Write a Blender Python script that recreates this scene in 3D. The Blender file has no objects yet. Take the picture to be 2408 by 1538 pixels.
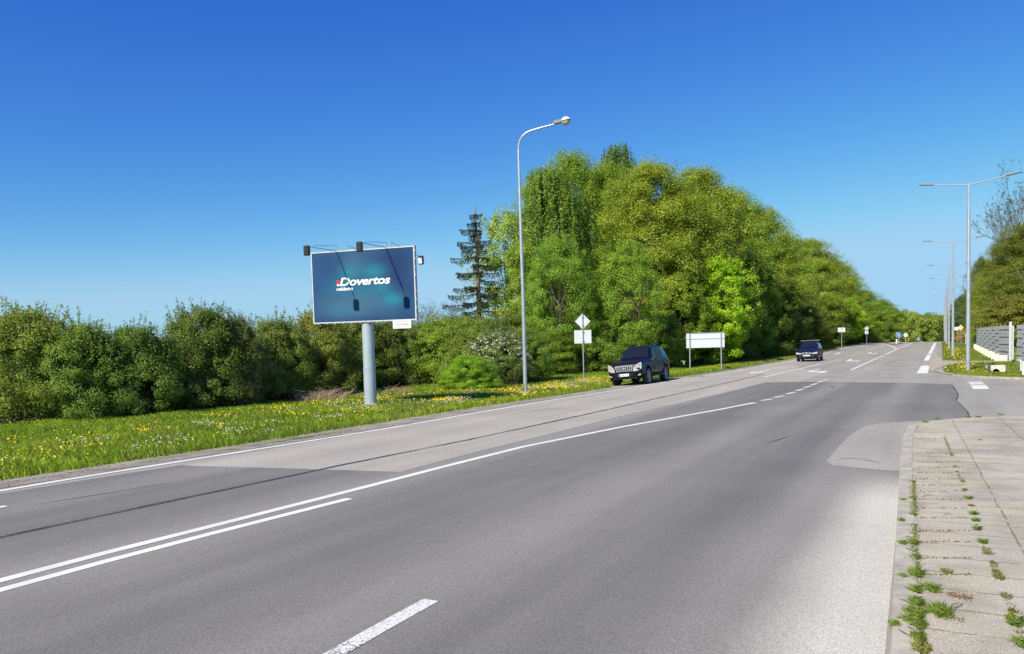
import bpy, math, random
import numpy as np
from mathutils import Matrix, Vector
S = bpy.context.scene
COL = S.collection
R = math.radians
rng = np.random.default_rng(7)
random.seed(7)

# ------------------------------------------------------------------ camera
F = 1800.0; EYE = 2.1; ROLL = 0.028; PD = 0.056; PPX = 1204.0; PPY = 911.0
fw = np.array([0, math.cos(PD), -math.sin(PD)])
up0 = np.array([0, math.sin(PD), math.cos(PD)])
rt0 = np.array([1.0, 0, 0])
c_, s_ = math.cos(ROLL), math.sin(ROLL)
rt = c_*rt0 - s_*up0
up = s_*rt0 + c_*up0
EYEP = np.array([0, 0, EYE])
cam = bpy.data.cameras.new('camera')
cam.sensor_width = 36.0; cam.lens = F/2408*36.0
cam.shift_y = (PPY-769)/2408.0
cam.clip_start = 0.1; cam.clip_end = 6000
co = bpy.data.objects.new('camera', cam); COL.objects.link(co)
m = Matrix.Identity(4)
for i in range(3):
    m[i][0] = rt[i]; m[i][1] = up[i]; m[i][2] = -fw[i]; m[i][3] = EYEP[i]
co.matrix_world = m
S.camera = co

# ------------------------------------------------------------------ sky, sun, exposure
SUN = Vector((-1.32, -1.655, 1.85)).normalized()
elev = math.asin(SUN.z); azim = math.atan2(SUN.x, SUN.y)
w = bpy.data.worlds.new('World'); S.world = w; w.use_nodes = True
nt = w.node_tree; nt.nodes.clear()
sky = nt.nodes.new('ShaderNodeTexSky'); sky.sky_type = 'NISHITA'; sky.sun_disc = False
sky.sun_elevation = elev; sky.sun_rotation = azim % (2*math.pi)
sky.altitude = 100; sky.air_density = 1.0; sky.dust_density = 0.0; sky.ozone_density = 8.0
bg = nt.nodes.new('ShaderNodeBackground'); bg.inputs[1].default_value = 0.12
wo = nt.nodes.new('ShaderNodeOutputWorld'); sr_ = nt.nodes.new('ShaderNodeSeparateColor'); cb = nt.nodes.new('ShaderNodeCombineColor')
nt.links.new(sky.outputs[0], sr_.inputs[0])
for i, (gain, power, cap) in enumerate(((2.2, 1.8, .37), (1.36, 1.37, .64), (1.06, .68, .90))):     # the deep polarised blue of this clear sky
    a_ = nt.nodes.new('ShaderNodeMath'); a_.operation = 'MULTIPLY'; a_.inputs[1].default_value = .12
    b_ = nt.nodes.new('ShaderNodeMath'); b_.operation = 'POWER'; b_.inputs[1].default_value = power
    c_2 = nt.nodes.new('ShaderNodeMath'); c_2.operation = 'MULTIPLY'; c_2.inputs[1].default_value = gain
    m_2 = nt.nodes.new('ShaderNodeMath'); m_2.operation = 'SMOOTH_MIN'; m_2.inputs[1].default_value = cap; m_2.inputs[2].default_value = cap*.5
    n_2 = nt.nodes.new('ShaderNodeMath'); n_2.operation = 'MULTIPLY'; n_2.inputs[1].default_value = 1/.12/1.5; nt.links.new(c_2.outputs[0], m_2.inputs[0]); nt.links.new(m_2.outputs[0], n_2.inputs[0])
    nt.links.new(sr_.outputs[i], a_.inputs[0]); nt.links.new(a_.outputs[0], b_.inputs[0]); nt.links.new(b_.outputs[0], c_2.inputs[0]); nt.links.new(n_2.outputs[0], cb.inputs[i])
nt.links.new(cb.outputs[0], bg.inputs[0]); nt.links.new(bg.outputs[0], wo.inputs[0])
sl = bpy.data.lights.new('sun', 'SUN'); sl.energy = 4.7; sl.angle = R(0.5); sl.color = (1.0, 0.93, 0.765)
so = bpy.data.objects.new('sun', sl); COL.objects.link(so)
so.rotation_euler = SUN.to_track_quat('Z', 'Y').to_euler(); so.location = (-40, -50, 60)
S.view_settings.view_transform = 'Standard'; S.view_settings.look = 'None'
S.view_settings.exposure = 0.6; S.view_settings.gamma = 1.0

# ------------------------------------------------------------------ road frame and terrain
RX = np.array([0.872, -0.489]); DX = np.array([0.489, 0.872])      # across the road / along the road
RANG = math.atan2(-0.489, 0.872)
def os_(x, y): return x*RX[0]+y*RX[1], x*DX[0]+y*DX[1]
def P(o, s): return o*RX[0]+s*DX[0], o*RX[1]+s*DX[1]
PS = [-200, 85, 105, 137, 166, 196, 225, 255, 330, 420, 600, 1500]
PZ = [0, 0, .1, .35, .35, .1, -.25, -.8, -3.2, -6.0, -8.0, -8.0]
def zs(s): return np.interp(s, PS, PZ)
def sm(a, b, x):
    t = np.clip((x-a)/(b-a), 0, 1); return t*t*(3-2*t)
def Z(x, y):
    o, s = os_(x, y)
    z = zs(s) - .15*sm(-13.4, -15.2, o)
    z = z - .5*sm(1.9, 3.0, o)*sm(41.5, 46, s)*(1-sm(57.0, 58.2, s))*(1-sm(6.5, 9, o))
    z = z - .22*sm(2.2, 3.4, o)*sm(60, 63, s)*(1-sm(5, 7, o))
    return z
def ray(px, py): return fw + rt*(px-PPX)/F - up*(py-PPY)/F
def G(px, py, h=0.0):
    "point of the ground seen at a measured position of the photograph"
    d = ray(px, py)
    t = 2.0
    while t < 420:
        p = EYEP+d*t
        if p[2] < zs(os_(p[0], p[1])[1])+h: break
        t += max(.02, t*.0006)
    return float(p[0]), float(p[1])
def at(px, dist):
    d = ray(px, 800); return float(d[0]/d[1]*dist), float(dist)
def zat(px, py, dist):
    d = ray(px, py); return float(EYE+d[2]/d[1]*dist)

# ------------------------------------------------------------------ materials
def mat(name, col=(.5, .5, .5), rough=.6, metal=0., noise=None, bump=None, spec=.5, coat=0.):
    m = bpy.data.materials.new(name); m.use_nodes = True
    n = m.node_tree; b = n.nodes['Principled BSDF']
    b.inputs['Base Color'].default_value = (*col, 1); b.inputs['Roughness'].default_value = rough
    b.inputs['Metallic'].default_value = metal; b.inputs['Specular IOR Level'].default_value = spec
    b.inputs['Coat Weight'].default_value = coat
    if noise:
        sc, amt, det = noise
        tc = n.nodes.new('ShaderNodeTexCoord'); t = n.nodes.new('ShaderNodeTexNoise')
        t.inputs['Scale'].default_value = sc; t.inputs['Detail'].default_value = det
        n.links.new(tc.outputs['Object'], t.inputs['Vector'])
        r = n.nodes.new('ShaderNodeMapRange'); r.inputs['From Min'].default_value = .3; r.inputs['From Max'].default_value = .7
        r.inputs['To Min'].default_value = 1-amt; r.inputs['To Max'].default_value = 1+amt
        mx = n.nodes.new('ShaderNodeMix'); mx.data_type = 'RGBA'; mx.blend_type = 'MULTIPLY'; mx.inputs[0].default_value = 1
        mx.inputs[6].default_value = (*col, 1)
        n.links.new(t.outputs[0], r.inputs[0]); n.links.new(r.outputs[0], mx.inputs[7]); n.links.new(mx.outputs[2], b.inputs['Base Color'])
        if bump:
            bp = n.nodes.new('ShaderNodeBump'); bp.inputs['Strength'].default_value = bump; bp.inputs['Distance'].default_value = .02
            n.links.new(t.outputs[0], bp.inputs['Height']); n.links.new(bp.outputs[0], b.inputs['Normal'])
    return m
class NB:
    "small node-building helper"
    def __init__(s, name, rough=.9):
        s.m = bpy.data.materials.new(name); s.m.use_nodes = True; s.n = s.m.node_tree
        s.b = s.n.nodes['Principled BSDF']; s.b.inputs['Roughness'].default_value = rough
        s.b.inputs['Specular IOR Level'].default_value = .3
        g = s.n.nodes.new('ShaderNodeNewGeometry'); s.pos = g.outputs['Position']
    def link(s, a, b): s.n.links.new(a, b)
    def mapping(s, rot=0., scale=(1, 1, 1), loc=(0, 0, 0), src=None):
        k = s.n.nodes.new('ShaderNodeMapping'); k.inputs['Rotation'].default_value = (0, 0, rot)
        k.inputs['Scale'].default_value = scale; k.inputs['Location'].default_value = loc
        s.link(src or s.pos, k.inputs[0]); return k.outputs[0]
    def noise(s, vec, sc, det=4., rough=.55, dist=0.):
        t = s.n.nodes.new('ShaderNodeTexNoise'); t.inputs['Scale'].default_value = sc; t.inputs['Detail'].default_value = det
        t.inputs['Roughness'].default_value = rough; t.inputs['Distortion'].default_value = dist
        s.link(vec, t.inputs['Vector']); return t.outputs[0]
    def rng(s, v, a, b, c=0., d=1.):
        r = s.n.nodes.new('ShaderNodeMapRange'); r.interpolation_type = 'SMOOTHSTEP'
        for k, q in zip(('From Min', 'From Max', 'To Min', 'To Max'), (a, b, c, d)): r.inputs[k].default_value = q
        s.link(v, r.inputs[0]); return r.outputs[0]
    def mix(s, f, a, b, mode='MIX'):
        x = s.n.nodes.new('ShaderNodeMix'); x.data_type = 'RGBA'; x.blend_type = mode
        for v, i in ((f, 0), (a, 6), (b, 7)):
            if isinstance(v, (int, float)): x.inputs[i].default_value = v if i == 0 else (v, v, v, 1)
            elif isinstance(v, tuple): x.inputs[i].default_value = (*v, 1)
            else: s.link(v, x.inputs[i])
        return x.outputs[2]
    def math(s, op, a, b=0.):
        x = s.n.nodes.new('ShaderNodeMath'); x.operation = op
        for v, i in ((a, 0), (b, 1)):
            if isinstance(v, (int, float)): x.inputs[i].default_value = v
            else: s.link(v, x.inputs[i])
        return x.outputs[0]
    def sep(s, v):
        x = s.n.nodes.new('ShaderNodeSeparateXYZ'); s.link(v, x.inputs[0]); return x.outputs
    def done(s, colr, bump=None, bs=.3, bd=.01):
        s.link(colr, s.b.inputs['Base Color'])
        if bump is not None:
            p = s.n.nodes.new('ShaderNodeBump'); p.inputs['Strength'].default_value = bs; p.inputs['Distance'].default_value = bd
            s.link(bump, p.inputs['Height']); s.link(p.outputs[0], s.b.inputs['Normal'])
        return s.m

def asphalt(name, lo, hi, bands=None, dust=None, tint=None):
    k = NB(name, .88)
    rot = k.mapping(rot=-RANG)                     # x = across the road, y = along it
    x, y, _ = k.sep(rot)
    st = k.mapping(scale=(1, .06, 1), src=rot)
    f = k.noise(st, 1.1, 4)                        # long wear streaks
    c = k.mix(k.rng(f, .3, .72), lo, hi)
    if bands:
        wob = k.math('MULTIPLY', k.math('SUBTRACT', k.noise(st, .5, 2), .5), .9)
        xx = k.math('ADD', x, wob)
        for a, b, amt in bands:                    # tyre-polished and dusty strips along the lanes
            mid = (a+b)/2; hw = abs(b-a)/2
            v = k.rng(k.math('ABSOLUTE', k.math('SUBTRACT', xx, mid)), 0., hw, 1., 0.)
            v = k.math('MULTIPLY', v, abs(amt)*.75)
            c = k.mix(v, c, (.30, .285, .252) if amt > 0 else (.102, .099, .096))
    if dust:
        xx = k.math('ADD', x, k.math('MULTIPLY', k.math('SUBTRACT', k.noise(st, 1.5, 4), .5), .35))
        dv = v = k.math('MULTIPLY', k.rng(xx, dust[0], dust[1]), k.math('MULTIPLY', k.rng(y, 13.5, 10.5), .93))
        c = k.mix(v, c, (.50, .475, .41))
    blot = k.noise(rot, .35, 3)
    c = k.mix(1., c, k.rng(blot, .3, .7, .94, 1.06), 'MULTIPLY')
    fine = k.noise(rot, 75., 2, .7)
    c = k.mix(1., c, k.rng(fine, .3, .7, .74, 1.28), 'MULTIPLY')
    spk = k.noise(rot, 24., 3, .8)
    c = k.mix(1., c, k.rng(spk, .62, .78, 1.0, .55), 'MULTIPLY')
    return k.done(c, fine, .2, .004)
M_ROAD = asphalt('old_asphalt', (.255, .240, .210), (.315, .298, .264))
M_PATCH = asphalt('pale_asphalt', (.315, .293, .252), (.37, .344, .298))
M_DARK = asphalt('newer_asphalt', (.148, .142, .131), (.188, .180, .165),
                 bands=[(-2.0, -.6, .5), (-2.75, -1.6, -.35), (-4.7, -3.1, .42), (-6.1, -4.9, -.45), (-8.6, -6.7, .6), (-10.2, -9.0, -.25), (-12.0, -10.6, .4), (-12.9, -11.9, -.25)],
                 dust=(-1.4, -.6))
def paint(name, wear):
    k = NB(name, .6)
    rot = k.mapping(rot=-RANG)
    a = k.noise(rot, 45., 3, .8); b = k.noise(rot, 1.6, 3)
    v = k.math('ADD', k.math('MULTIPLY', a, .8), k.math('MULTIPLY', b, .35))
    base = k.mix(k.rng(b, .3, .7), (.62, .61, .58), (.74, .73, .70))
    c = k.mix(k.rng(v, wear, wear+.1), base, (.19, .185, .18))
    return k.done(c)
M_PAINT = paint('road_paint', .70); M_WORN = paint('worn_road_paint', .57)
M_SEAL = mat('bitumen_seal', (.045, .045, .048), .7, noise=(14, .7, 4))
M_KERB = mat('kerb_concrete', (.36, .335, .275), .9, noise=(5, .25, 6), bump=.5)
M_CONC = mat('pale_concrete', (.62, .60, .54), .85, noise=(3, .16, 6), bump=.3)
def dirt_mat(name, a, b, sc=1.):
    k = NB(name, .95); r = k.mapping()
    f = k.noise(r, 1.3*sc, 6); g = k.noise(r, 28*sc, 4, .75)
    c = k.mix(k.rng(f, .35, .65), a, b)
    c = k.mix(1., c, k.rng(g, .3, .7, .6, 1.4), 'MULTIPLY')
    return k.done(c, g, .9, .03)
M_GRAVEL = dirt_mat('gravel', (.22, .195, .16), (.36, .32, .26))
M_PATH = dirt_mat('dirt_path', (.34, .29, .225), (.43, .38, .31))
def grass_mat():
    k = NB('turf', .95); r = k.mapping()
    f = k.noise(r, .5, 5); g = k.noise(r, 18, 4, .75)
    c = k.mix(k.rng(f, .35, .65), (.075, .135, .022), (.13, .19, .035))
    c = k.mix(1., c, k.rng(g, .3, .7, .45, 1.5), 'MULTIPLY')
    return k.done(c, g, 1., .06)
M_TURF = grass_mat()
def paving_mat():
    k = NB('old_paving', .92)
    r = k.mapping(rot=-RANG-R(2))
    bt = k.n.nodes.new('ShaderNodeTexBrick'); bt.offset = 0.0
    bt.inputs['Scale'].default_value = 1.; bt.inputs['Brick Width'].default_value = 1.0; bt.inputs['Row Height'].default_value = .5
    bt.inputs['Mortar Size'].default_value = .013; bt.inputs['Mortar Smooth'].default_value = .3
    wv = k.n.nodes.new('ShaderNodeVectorMath'); wv.operation = 'ADD'
    no = k.n.nodes.new('ShaderNodeTexNoise'); no.inputs['Scale'].default_value = 2.5; no.inputs['Detail'].default_value = 4
    k.link(r, no.inputs['Vector'])
    ss = k.n.nodes.new('ShaderNodeVectorMath'); ss.operation = 'SCALE'; ss.inputs['Scale'].default_value = .055
    k.link(no.outputs['Color'], ss.inputs[0]); k.link(r, wv.inputs[0]); k.link(ss.outputs[0], wv.inputs[1])
    k.link(wv.outputs[0], bt.inputs['Vector'])
    f = k.noise(r, 1.1, 6, .6); f2 = k.noise(r, .45, 4); g = k.noise(r, 55, 3, .8)
    sand = k.mix(k.rng(g, .3, .7), (.33, .295, .22), (.45, .405, .31))
    slab = k.mix(k.rng(f2, .35, .65), (.35, .328, .275), (.42, .39, .325))
    cover = k.rng(f, .40, .56)
    c = k.mix(k.math('MULTIPLY', cover, .9), slab, sand)
    edge = k.math('MULTIPLY', bt.outputs['Fac'], k.rng(k.noise(r, 3., 3), .36, .55))
    c = k.mix(k.math('MULTIPLY', edge, .75), c, (.19, .145, .085))
    c = k.mix(1., c, k.rng(g, .25, .75, .72, 1.25), 'MULTIPLY')
    st_ = k.noise(r, .8, 6, .65); c = k.mix(1., c, k.rng(st_, .32, .62, .74, 1.1), 'MULTIPLY')
    wd = k.rng(k.noise(r, 2.2, 5, .7), .58, .68); c = k.mix(k.math('MULTIPLY', wd, .45), c, (.24, .205, .15))
    peb = k.noise(r, 17., 4, .8)
    c = k.mix(1., c, k.rng(peb, .64, .74, 1.0, .5), 'MULTIPLY')
    h = k.math('SUBTRACT', k.math('ADD', f, k.math('MULTIPLY', g, .35)), k.math('MULTIPLY', edge, .5))
    return k.done(c, h, .6, .02)
M_PAVE = paving_mat()
M_GALV = mat('galvanised_steel', (.46, .49, .52), .42, .55, noise=(3, .12, 5))
M_POLE = mat('painted_steel', (.40, .47, .52), .38, .25, noise=(2, .08, 4))
M_WHITE = mat('sign_back_grey', (.60, .62, .66), .5, noise=(5, .06, 3))
M_WHT = mat('white_enamel', (.74, .74, .73), .45)
M_BLK = mat('black_plastic', (.02, .02, .022), .5)
M_BLUE = mat('blue_sign', (.01, .16, .62), .4)
M_YEL = mat('yellow_sign', (.85, .55, .01), .4)
M_RED = mat('red_sign', (.62, .03, .03), .4)
M_LGLASS = mat('lamp_glass', (.42, .40, .30), .25, noise=(9, .4, 3))
M_LSHELL = mat('lamp_shell', (.80, .82, .84), .35)
M_LBODY = mat('lamp_gear_case', (.22, .22, .24), .55)
M_BARK = mat('bark', (.075, .058, .042), .95, noise=(4, .4, 5), bump=1.)
M_TWIG = mat('twig', (.13, .105, .085), .95, noise=(4, .4, 3))
M_PINK = mat('island_brick', (.42, .29, .25), .9, noise=(5, .2, 4))
M_NOISE = mat('barrier_panel', (.56, .57, .56), .7, noise=(1.2, .12, 6))
M_POST = mat('barrier_post', (.50, .53, .54), .5, .3)
M_HOLE = mat('dark_void', (.01, .01, .01), .95)

def leaf_mat(name='foliage', trans=.42, flat=None):
    m = bpy.data.materials.new(name); m.use_nodes = True; n = m.node_tree
    b = n.nodes['Principled BSDF']; b.inputs['Roughness'].default_value = .55; b.inputs['Specular IOR Level'].default_value = .25
    oi = n.nodes.new('ShaderNodeObjectInfo'); at_ = n.nodes.new('ShaderNodeAttribute'); at_.attribute_name = 'tint'
    hv = n.nodes.new('ShaderNodeHueSaturation')
    r1 = n.nodes.new('ShaderNodeMapRange'); r1.inputs['To Min'].default_value = 1.2; r1.inputs['To Max'].default_value = 2.3
    r2 = n.nodes.new('ShaderNodeMapRange'); r2.inputs['To Min'].default_value = .516; r2.inputs['To Max'].default_value = .468
    n.links.new(at_.outputs['Fac'], r1.inputs[0]); n.links.new(at_.outputs['Fac'], r2.inputs[0])
    n.links.new(oi.outputs['Color'], hv.inputs['Color']); n.links.new(r1.outputs[0], hv.inputs['Value']); n.links.new(r2.outputs[0], hv.inputs['Hue'])
    n.links.new(hv.outputs[0], b.inputs['Base Color'])
    t = n.nodes.new('ShaderNodeBsdfTranslucent'); mx = n.nodes.new('ShaderNodeMixShader'); mx.inputs[0].default_value = trans
    out = n.nodes['Material Output']
    n.links.new(hv.outputs[0], t.inputs[0]); n.links.new(b.outputs[0], mx.inputs[1]); n.links.new(t.outputs[0], mx.inputs[2]); n.links.new(mx.outputs[0], out.inputs[0])
    return m
M_LEAF = leaf_mat()

# ------------------------------------------------------------------ object helpers
def obj(name, me, m=None, parent=None, loc=None, smooth=False):
    o = bpy.data.objects.new(name, me); COL.objects.link(o)
    if m is not None and me is not None:
        for q in (m if isinstance(m, (list, tuple)) else [m]): me.materials.append(q)
    if parent is not None: o.parent = parent
    if loc is not None: o.location = loc
    if smooth and me is not None: me.polygons.foreach_set('use_smooth', [True]*len(me.polygons))
    return o
def tag(o, label=None, cat=None, group=None, kind=None):
    if label: o['label'] = label
    if cat: o['category'] = cat
    if group: o['group'] = group
    if kind: o['kind'] = kind
    return o
def empty(name, loc, rz=0., label=None, cat=None, group=None):
    o = bpy.data.objects.new(name, None); COL.objects.link(o); o.location = loc; o.rotation_euler = (0, 0, rz)
    o.empty_display_size = .2
    return tag(o, label, cat, group)
def mesh(name, v, f):
    me = bpy.data.meshes.new(name); me.from_pydata([tuple(map(float, q)) for q in v], [], f); me.update(); return me
def copy_tree(o, parent=None):
    c = o.copy(); COL.objects.link(c); c.parent = parent
    for ch in list(o.children): copy_tree(ch, c)
    return c
class MB:
    "collects simple solids into one mesh"
    def __init__(s): s.v = []; s.f = []; s.mi = []
    def add(s, v, f, mi=0):
        k = len(s.v); s.v += [tuple(q) for q in v]; s.f += [tuple(i+k for i in g) for g in f]; s.mi += [mi]*len(f); return s
    def box(s, cx, cy, cz, sx, sy, sz, rot=None, mi=0, bev=0.):
        x, y, z = sx/2, sy/2, sz/2
        if bev <= 0:
            v = [(-x, -y, -z), (x, -y, -z), (x, y, -z), (-x, y, -z), (-x, -y, z), (x, -y, z), (x, y, z), (-x, y, z)]
            f = [(3, 2, 1, 0), (4, 5, 6, 7), (0, 1, 5, 4), (1, 2, 6, 5), (2, 3, 7, 6), (3, 0, 4, 7)]
        else:
            import bmesh
            bm = bmesh.new(); bmesh.ops.create_cube(bm, size=1)
            for q in bm.verts: q.co = Vector((q.co.x*sx, q.co.y*sy, q.co.z*sz))
            bmesh.ops.bevel(bm, geom=list(bm.edges), offset=bev, segments=2, affect='EDGES')
            bm.verts.index_update(); v = [tuple(q.co) for q in bm.verts]; f = [tuple(q.index for q in g.verts) for g in bm.faces]; bm.free()
        if rot is not None: v = [tuple(rot @ Vector(q)) for q in v]
        return s.add([(a+cx, b+cy, c+cz) for a, b, c in v], f, mi)
    def tube(s, pts, rad, n=8, mi=0, cap=True):
        pts = [Vector(q) for q in pts]; k = len(pts)
        if not isinstance(rad, (list, tuple)): rad = [rad]*k
        v = []; f = []; u = None
        for i in range(k):
            t = (pts[min(i+1, k-1)]-pts[max(i-1, 0)]).normalized()
            if u is None: u = t.orthogonal().normalized()
            else: u = (u - t*u.dot(t)).normalized()
            w_ = t.cross(u)
            for j in range(n):
                a = 2*math.pi*j/n; v.append(pts[i]+(u*math.cos(a)+w_*math.sin(a))*rad[i])
        for i in range(k-1):
            for j in range(n):
                f.append((i*n+j, i*n+(j+1) % n, (i+1)*n+(j+1) % n, (i+1)*n+j))
        if cap: f.append(tuple(range(n-1, -1, -1))); f.append(tuple((k-1)*n+j for j in range(n)))
        return s.add(v, f, mi)
    def prism(s, poly, axis_pt, nrm, th, mi=0):
        "poly: list of 3d points in a plane; extruded by nrm*th"
        n = len(poly); a = [Vector(q) for q in poly]; b = [q+Vector(nrm)*th for q in a]
        return s.add(a+b, [tuple(range(n-1, -1, -1)), tuple(range(n, 2*n))]+[(i, (i+1) % n, n+(i+1) % n, n+i) for i in range(n)], mi)
    def build(s, name, m, parent=None, smooth=False, loc=None):
        me = mesh(name, s.v, s.f)
        if any(s.mi): 
            for q in (m if isinstance(m, (list, tuple)) else [m]): me.materials.append(q)
            me.polygons.foreach_set('material_index', s.mi); o = obj(name, me, None, parent, loc, smooth)
        else: o = obj(name, me, m, parent, loc, smooth)
        if smooth:
            import bmesh
            bm = bmesh.new(); bm.from_mesh(me)
            for e in bm.edges:
                if len(e.link_faces) == 2 and e.calc_face_angle(0) > R(38): e.smooth = False
            bm.to_mesh(me); bm.free()
        return o
def text_mesh(body, size, offset=0., shear=0., extrude=.004, align='LEFT', space=1.):
    cu = bpy.data.curves.new('text', 'FONT'); cu.body = body; cu.size = size; cu.offset = offset; cu.shear = shear
    cu.extrude = extrude; cu.align_x = align; cu.resolution_u = 4; cu.space_character = space
    o = bpy.data.objects.new('tmp', cu); COL.objects.link(o)
    dg = bpy.context.evaluated_depsgraph_get(); dg.update()
    me = bpy.data.meshes.new_from_object(o.evaluated_get(dg)); bpy.data.objects.remove(o); me.materials.clear()
    return me

def split_x(me, gap):
    "splits flat lettering into words: one mesh per run of glyphs closer than gap"
    xs = np.array([v.co.x for v in me.vertices]); ps = [tuple(p.vertices) for p in me.polygons]
    iv = sorted((xs[list(q)].min(), xs[list(q)].max()) for q in ps); runs = [list(iv[0])]
    for a, b in iv[1:]:
        if a-runs[-1][1] > gap: runs.append([a, b])
        else: runs[-1][1] = max(runs[-1][1], b)
    out = []
    for a, b in runs:
        f = [q for q in ps if a-1e-6 <= xs[list(q)].min() <= b+1e-6]; ids = sorted({i for q in f for i in q}); mp = {i: k for k, i in enumerate(ids)}
        out.append(mesh('lettering', [me.vertices[i].co for i in ids], [tuple(mp[i] for i in q) for q in f]))
    return out
# ------------------------------------------------------------------ ground sheet
def grid_obj(name, oc, sc, m, dz=0., kind='structure'):
    O, Sg = np.meshgrid(oc, sc); x = O*RX[0]+Sg*DX[0]; y = O*RX[1]+Sg*DX[1]
    z = Z(x, y)+dz
    v = np.stack([x, y, z], -1).reshape(-1, 3); nc = len(oc); nr = len(sc)
    f = [(r*nc+c, r*nc+c+1, (r+1)*nc+c+1, (r+1)*nc+c) for r in range(nr-1) for c in range(nc-1)]
    o = obj(name, mesh(name, v, f), m, smooth=True); tag(o, kind=kind); return o
oc = np.concatenate([[-1500, -600, -250, -120, -70], np.arange(-45, -16, 3.), np.arange(-15.6, -12.9, .3), [-10, -6, -3, 0, 1], np.arange(1.6, 7.2, .4), [8, 9.5, 12, 20, 40, 90, 250, 700, 1500]])
sc = np.concatenate([[-300, -60, -10, 10, 25, 38], np.arange(41, 64, .6), np.arange(66, 330, 8), [360, 420, 520, 800, 1600, 3500]])
g_ = grid_obj('ground', oc, sc, M_TURF, -.03)
g_.data.name = 'ground'

def sheet(name, pts, z, m, h=None, kind='structure', label=None):
    "flat polygon of world points lying z above the road level"
    import bmesh
    bm = bmesh.new(); vs = [bm.verts.new((x, y, zs(os_(x, y)[1])+z)) for x, y in pts]
    fa = bm.faces.new(vs)
    if fa.calc_area() and fa.normal.z < 0: fa.normal_flip()
    bm.normal_update()
    if fa.normal.z < 0: fa.normal_flip()
    bmesh.ops.triangulate(bm, faces=[fa], quad_method='BEAUTY', ngon_method='EAR_CLIP')
    me = bpy.data.meshes.new(name); bm.to_mesh(me); bm.free()
    o = obj(name, me, m); tag(o, label, kind=kind); return o
def strip(name, la, lb, z, m, kind='structure'):
    "ribbon between two polylines given as (o,s)"
    v = []; f = []
    for (a, b), (c, d) in zip(la, lb):
        for q in ((a, b), (c, d)):
            x, y = P(*q); v.append((x, y, zs(q[1])+z))
    for i in range(len(la)-1): f.append((2*i, 2*i+1, 2*i+3, 2*i+2))
    o = obj(name, mesh(name, v, f), m); tag(o, kind=kind); return o
LEFT = [G(*q) for q in [(0, 1155), (400, 1088.5), (815, 1025), (1231, 952), (1435, 920), (1570, 897), (1693, 878.5), (1756, 868), (1870, 847), (1945.6, 828.5)]]
LO = [os_(*q) for q in LEFT]
LO = [(-13.1, -30)]+[q for q in LO]+[(-12.4, 140), (-12.8, 180), (-13.2, 240), (-13.6, 330)]
def lo(s): return float(np.interp(s, [q[1] for q in LO], [q[0] for q in LO]))
ss = [-30, 0, 5, 10, 15, 20, 25, 30, 35, 40, 45, 50, 60, 70, 80, 90, 100, 110, 120, 130, 140, 150, 160, 170, 180, 195, 210, 225, 240, 255, 290, 330]
strip('road', [(lo(s)-.28, s) for s in ss], [(.15, s) for s in ss], 0., M_ROAD)
def wob(s, a): return a*(math.sin(s*1.7)*.5+math.sin(s*.61+1)*.6+math.sin(s*4.3)*.25)
def gwid(s):
    return np.where(s < 8, 2.15, np.where(s < 45, 2.15-1.15*np.clip((s-8)/20, 0, 1), .85))+1.35*sm(32.5, 35, s)*(1-sm(39.5, 42, s))
s2 = [-30]+list(np.arange(0, 60, .7))+[s for s in ss if s > 60]
strip('gravel_shoulder', [(lo(s)-float(gwid(s))+wob(s, .12), s) for s in s2], [(lo(s)-.22+wob(s*1.3, .03), s) for s in s2], .006, M_GRAVEL)
# the shoulder dips to the verge: keep it on the terrain
for o in [bpy.data.objects['gravel_shoulder']]:
    for v in o.data.vertices:
        oo, s0 = os_(v.co.x, v.co.y); v.co.z = Z(v.co.x, v.co.y)+.006 if oo < lo(s0)-.4 else v.co.z
# side road
KFAR = [G(*q) for q in [(2198, 874.5), (2216, 880), (2241, 885), (2295, 889), (2408, 893)]]
kf = KFAR+[(26.5, 29.7), (45, 19.3), (70, 5.3)]
NEARK = [G(2110, 1250), G(2118, 1100), G(2125, 1030), G(2138, 1008), G(2170, 995), G(2240, 988), G(2408, 978)]
sheet('side_road', [P(.1, 12), *kf[::1][0:1], *kf[1:], (60, -8), P(12, 10)], .0005, M_ROAD)
# newer dark surfacing of the near half and pale surfacing of the left lane
DK = [P(lo(-12)+.08, -12), P(lo(4)+.08, 4)]+[G(*q) for q in [(215, 1127), (430, 1094), (690, 1101), (939, 1109), (1048, 1080.5), (1150, 1054), (1252, 1029.4), (1471, 974.7), (1690, 926), (1745, 912), (1800, 898.5), (1880, 897.6), (2000, 899.5), (2140, 901), (2239, 903.5), (2247, 915), (2254, 929), (2247.6, 941.6), (2265, 956.4), (2276, 970), (2282, 984)]]
DK += [G(2240, 992), G(2170, 999), G(2140, 1012), G(2125, 1040), G(2116, 1110), G(2108, 1250), P(-.3, 5), P(-.3, -12)]
sheet('newer_road_surface', DK, .004, M_DARK)
PT = [G(430, 1095.2), G(690, 1102.2), G(939, 1110.2), G(1048, 1081.5), G(1150, 1055), G(1252, 1030.4), G(1471, 975.7), G(1690, 927), G(1800, 899.5), G(1880, 898.3), (17.2, 42.2), P(-9.6, 60), P(-10.2, 75), P(lo(75)+.1, 75)]
PT += [P(lo(s)+.1, s) for s in (65, 55, 47, 42, 38, 33, 28, 23, 18, 13)]
sheet('pale_road_surface', PT, .0042, M_PATCH)
M_GUT = asphalt('gutter_asphalt', (.27, .25, .22), (.34, .315, .28))
GP = [G(*q) for q in [(2250, 988), (2217, 988.5), (2150, 991), (2075.6, 995), (2040, 1002), (2013, 1014.4), (1990, 1033), (1970.6, 1053.3), (1955, 1070), (1943.4, 1086.3), (1959, 1096), (2030, 1103), (2102.7, 1109.6), (2119, 1108), (2122, 1060), (2140, 1012), (2170, 998), (2250, 991)]]
sheet('gutter_patch', GP, .008, M_GUT)
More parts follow.
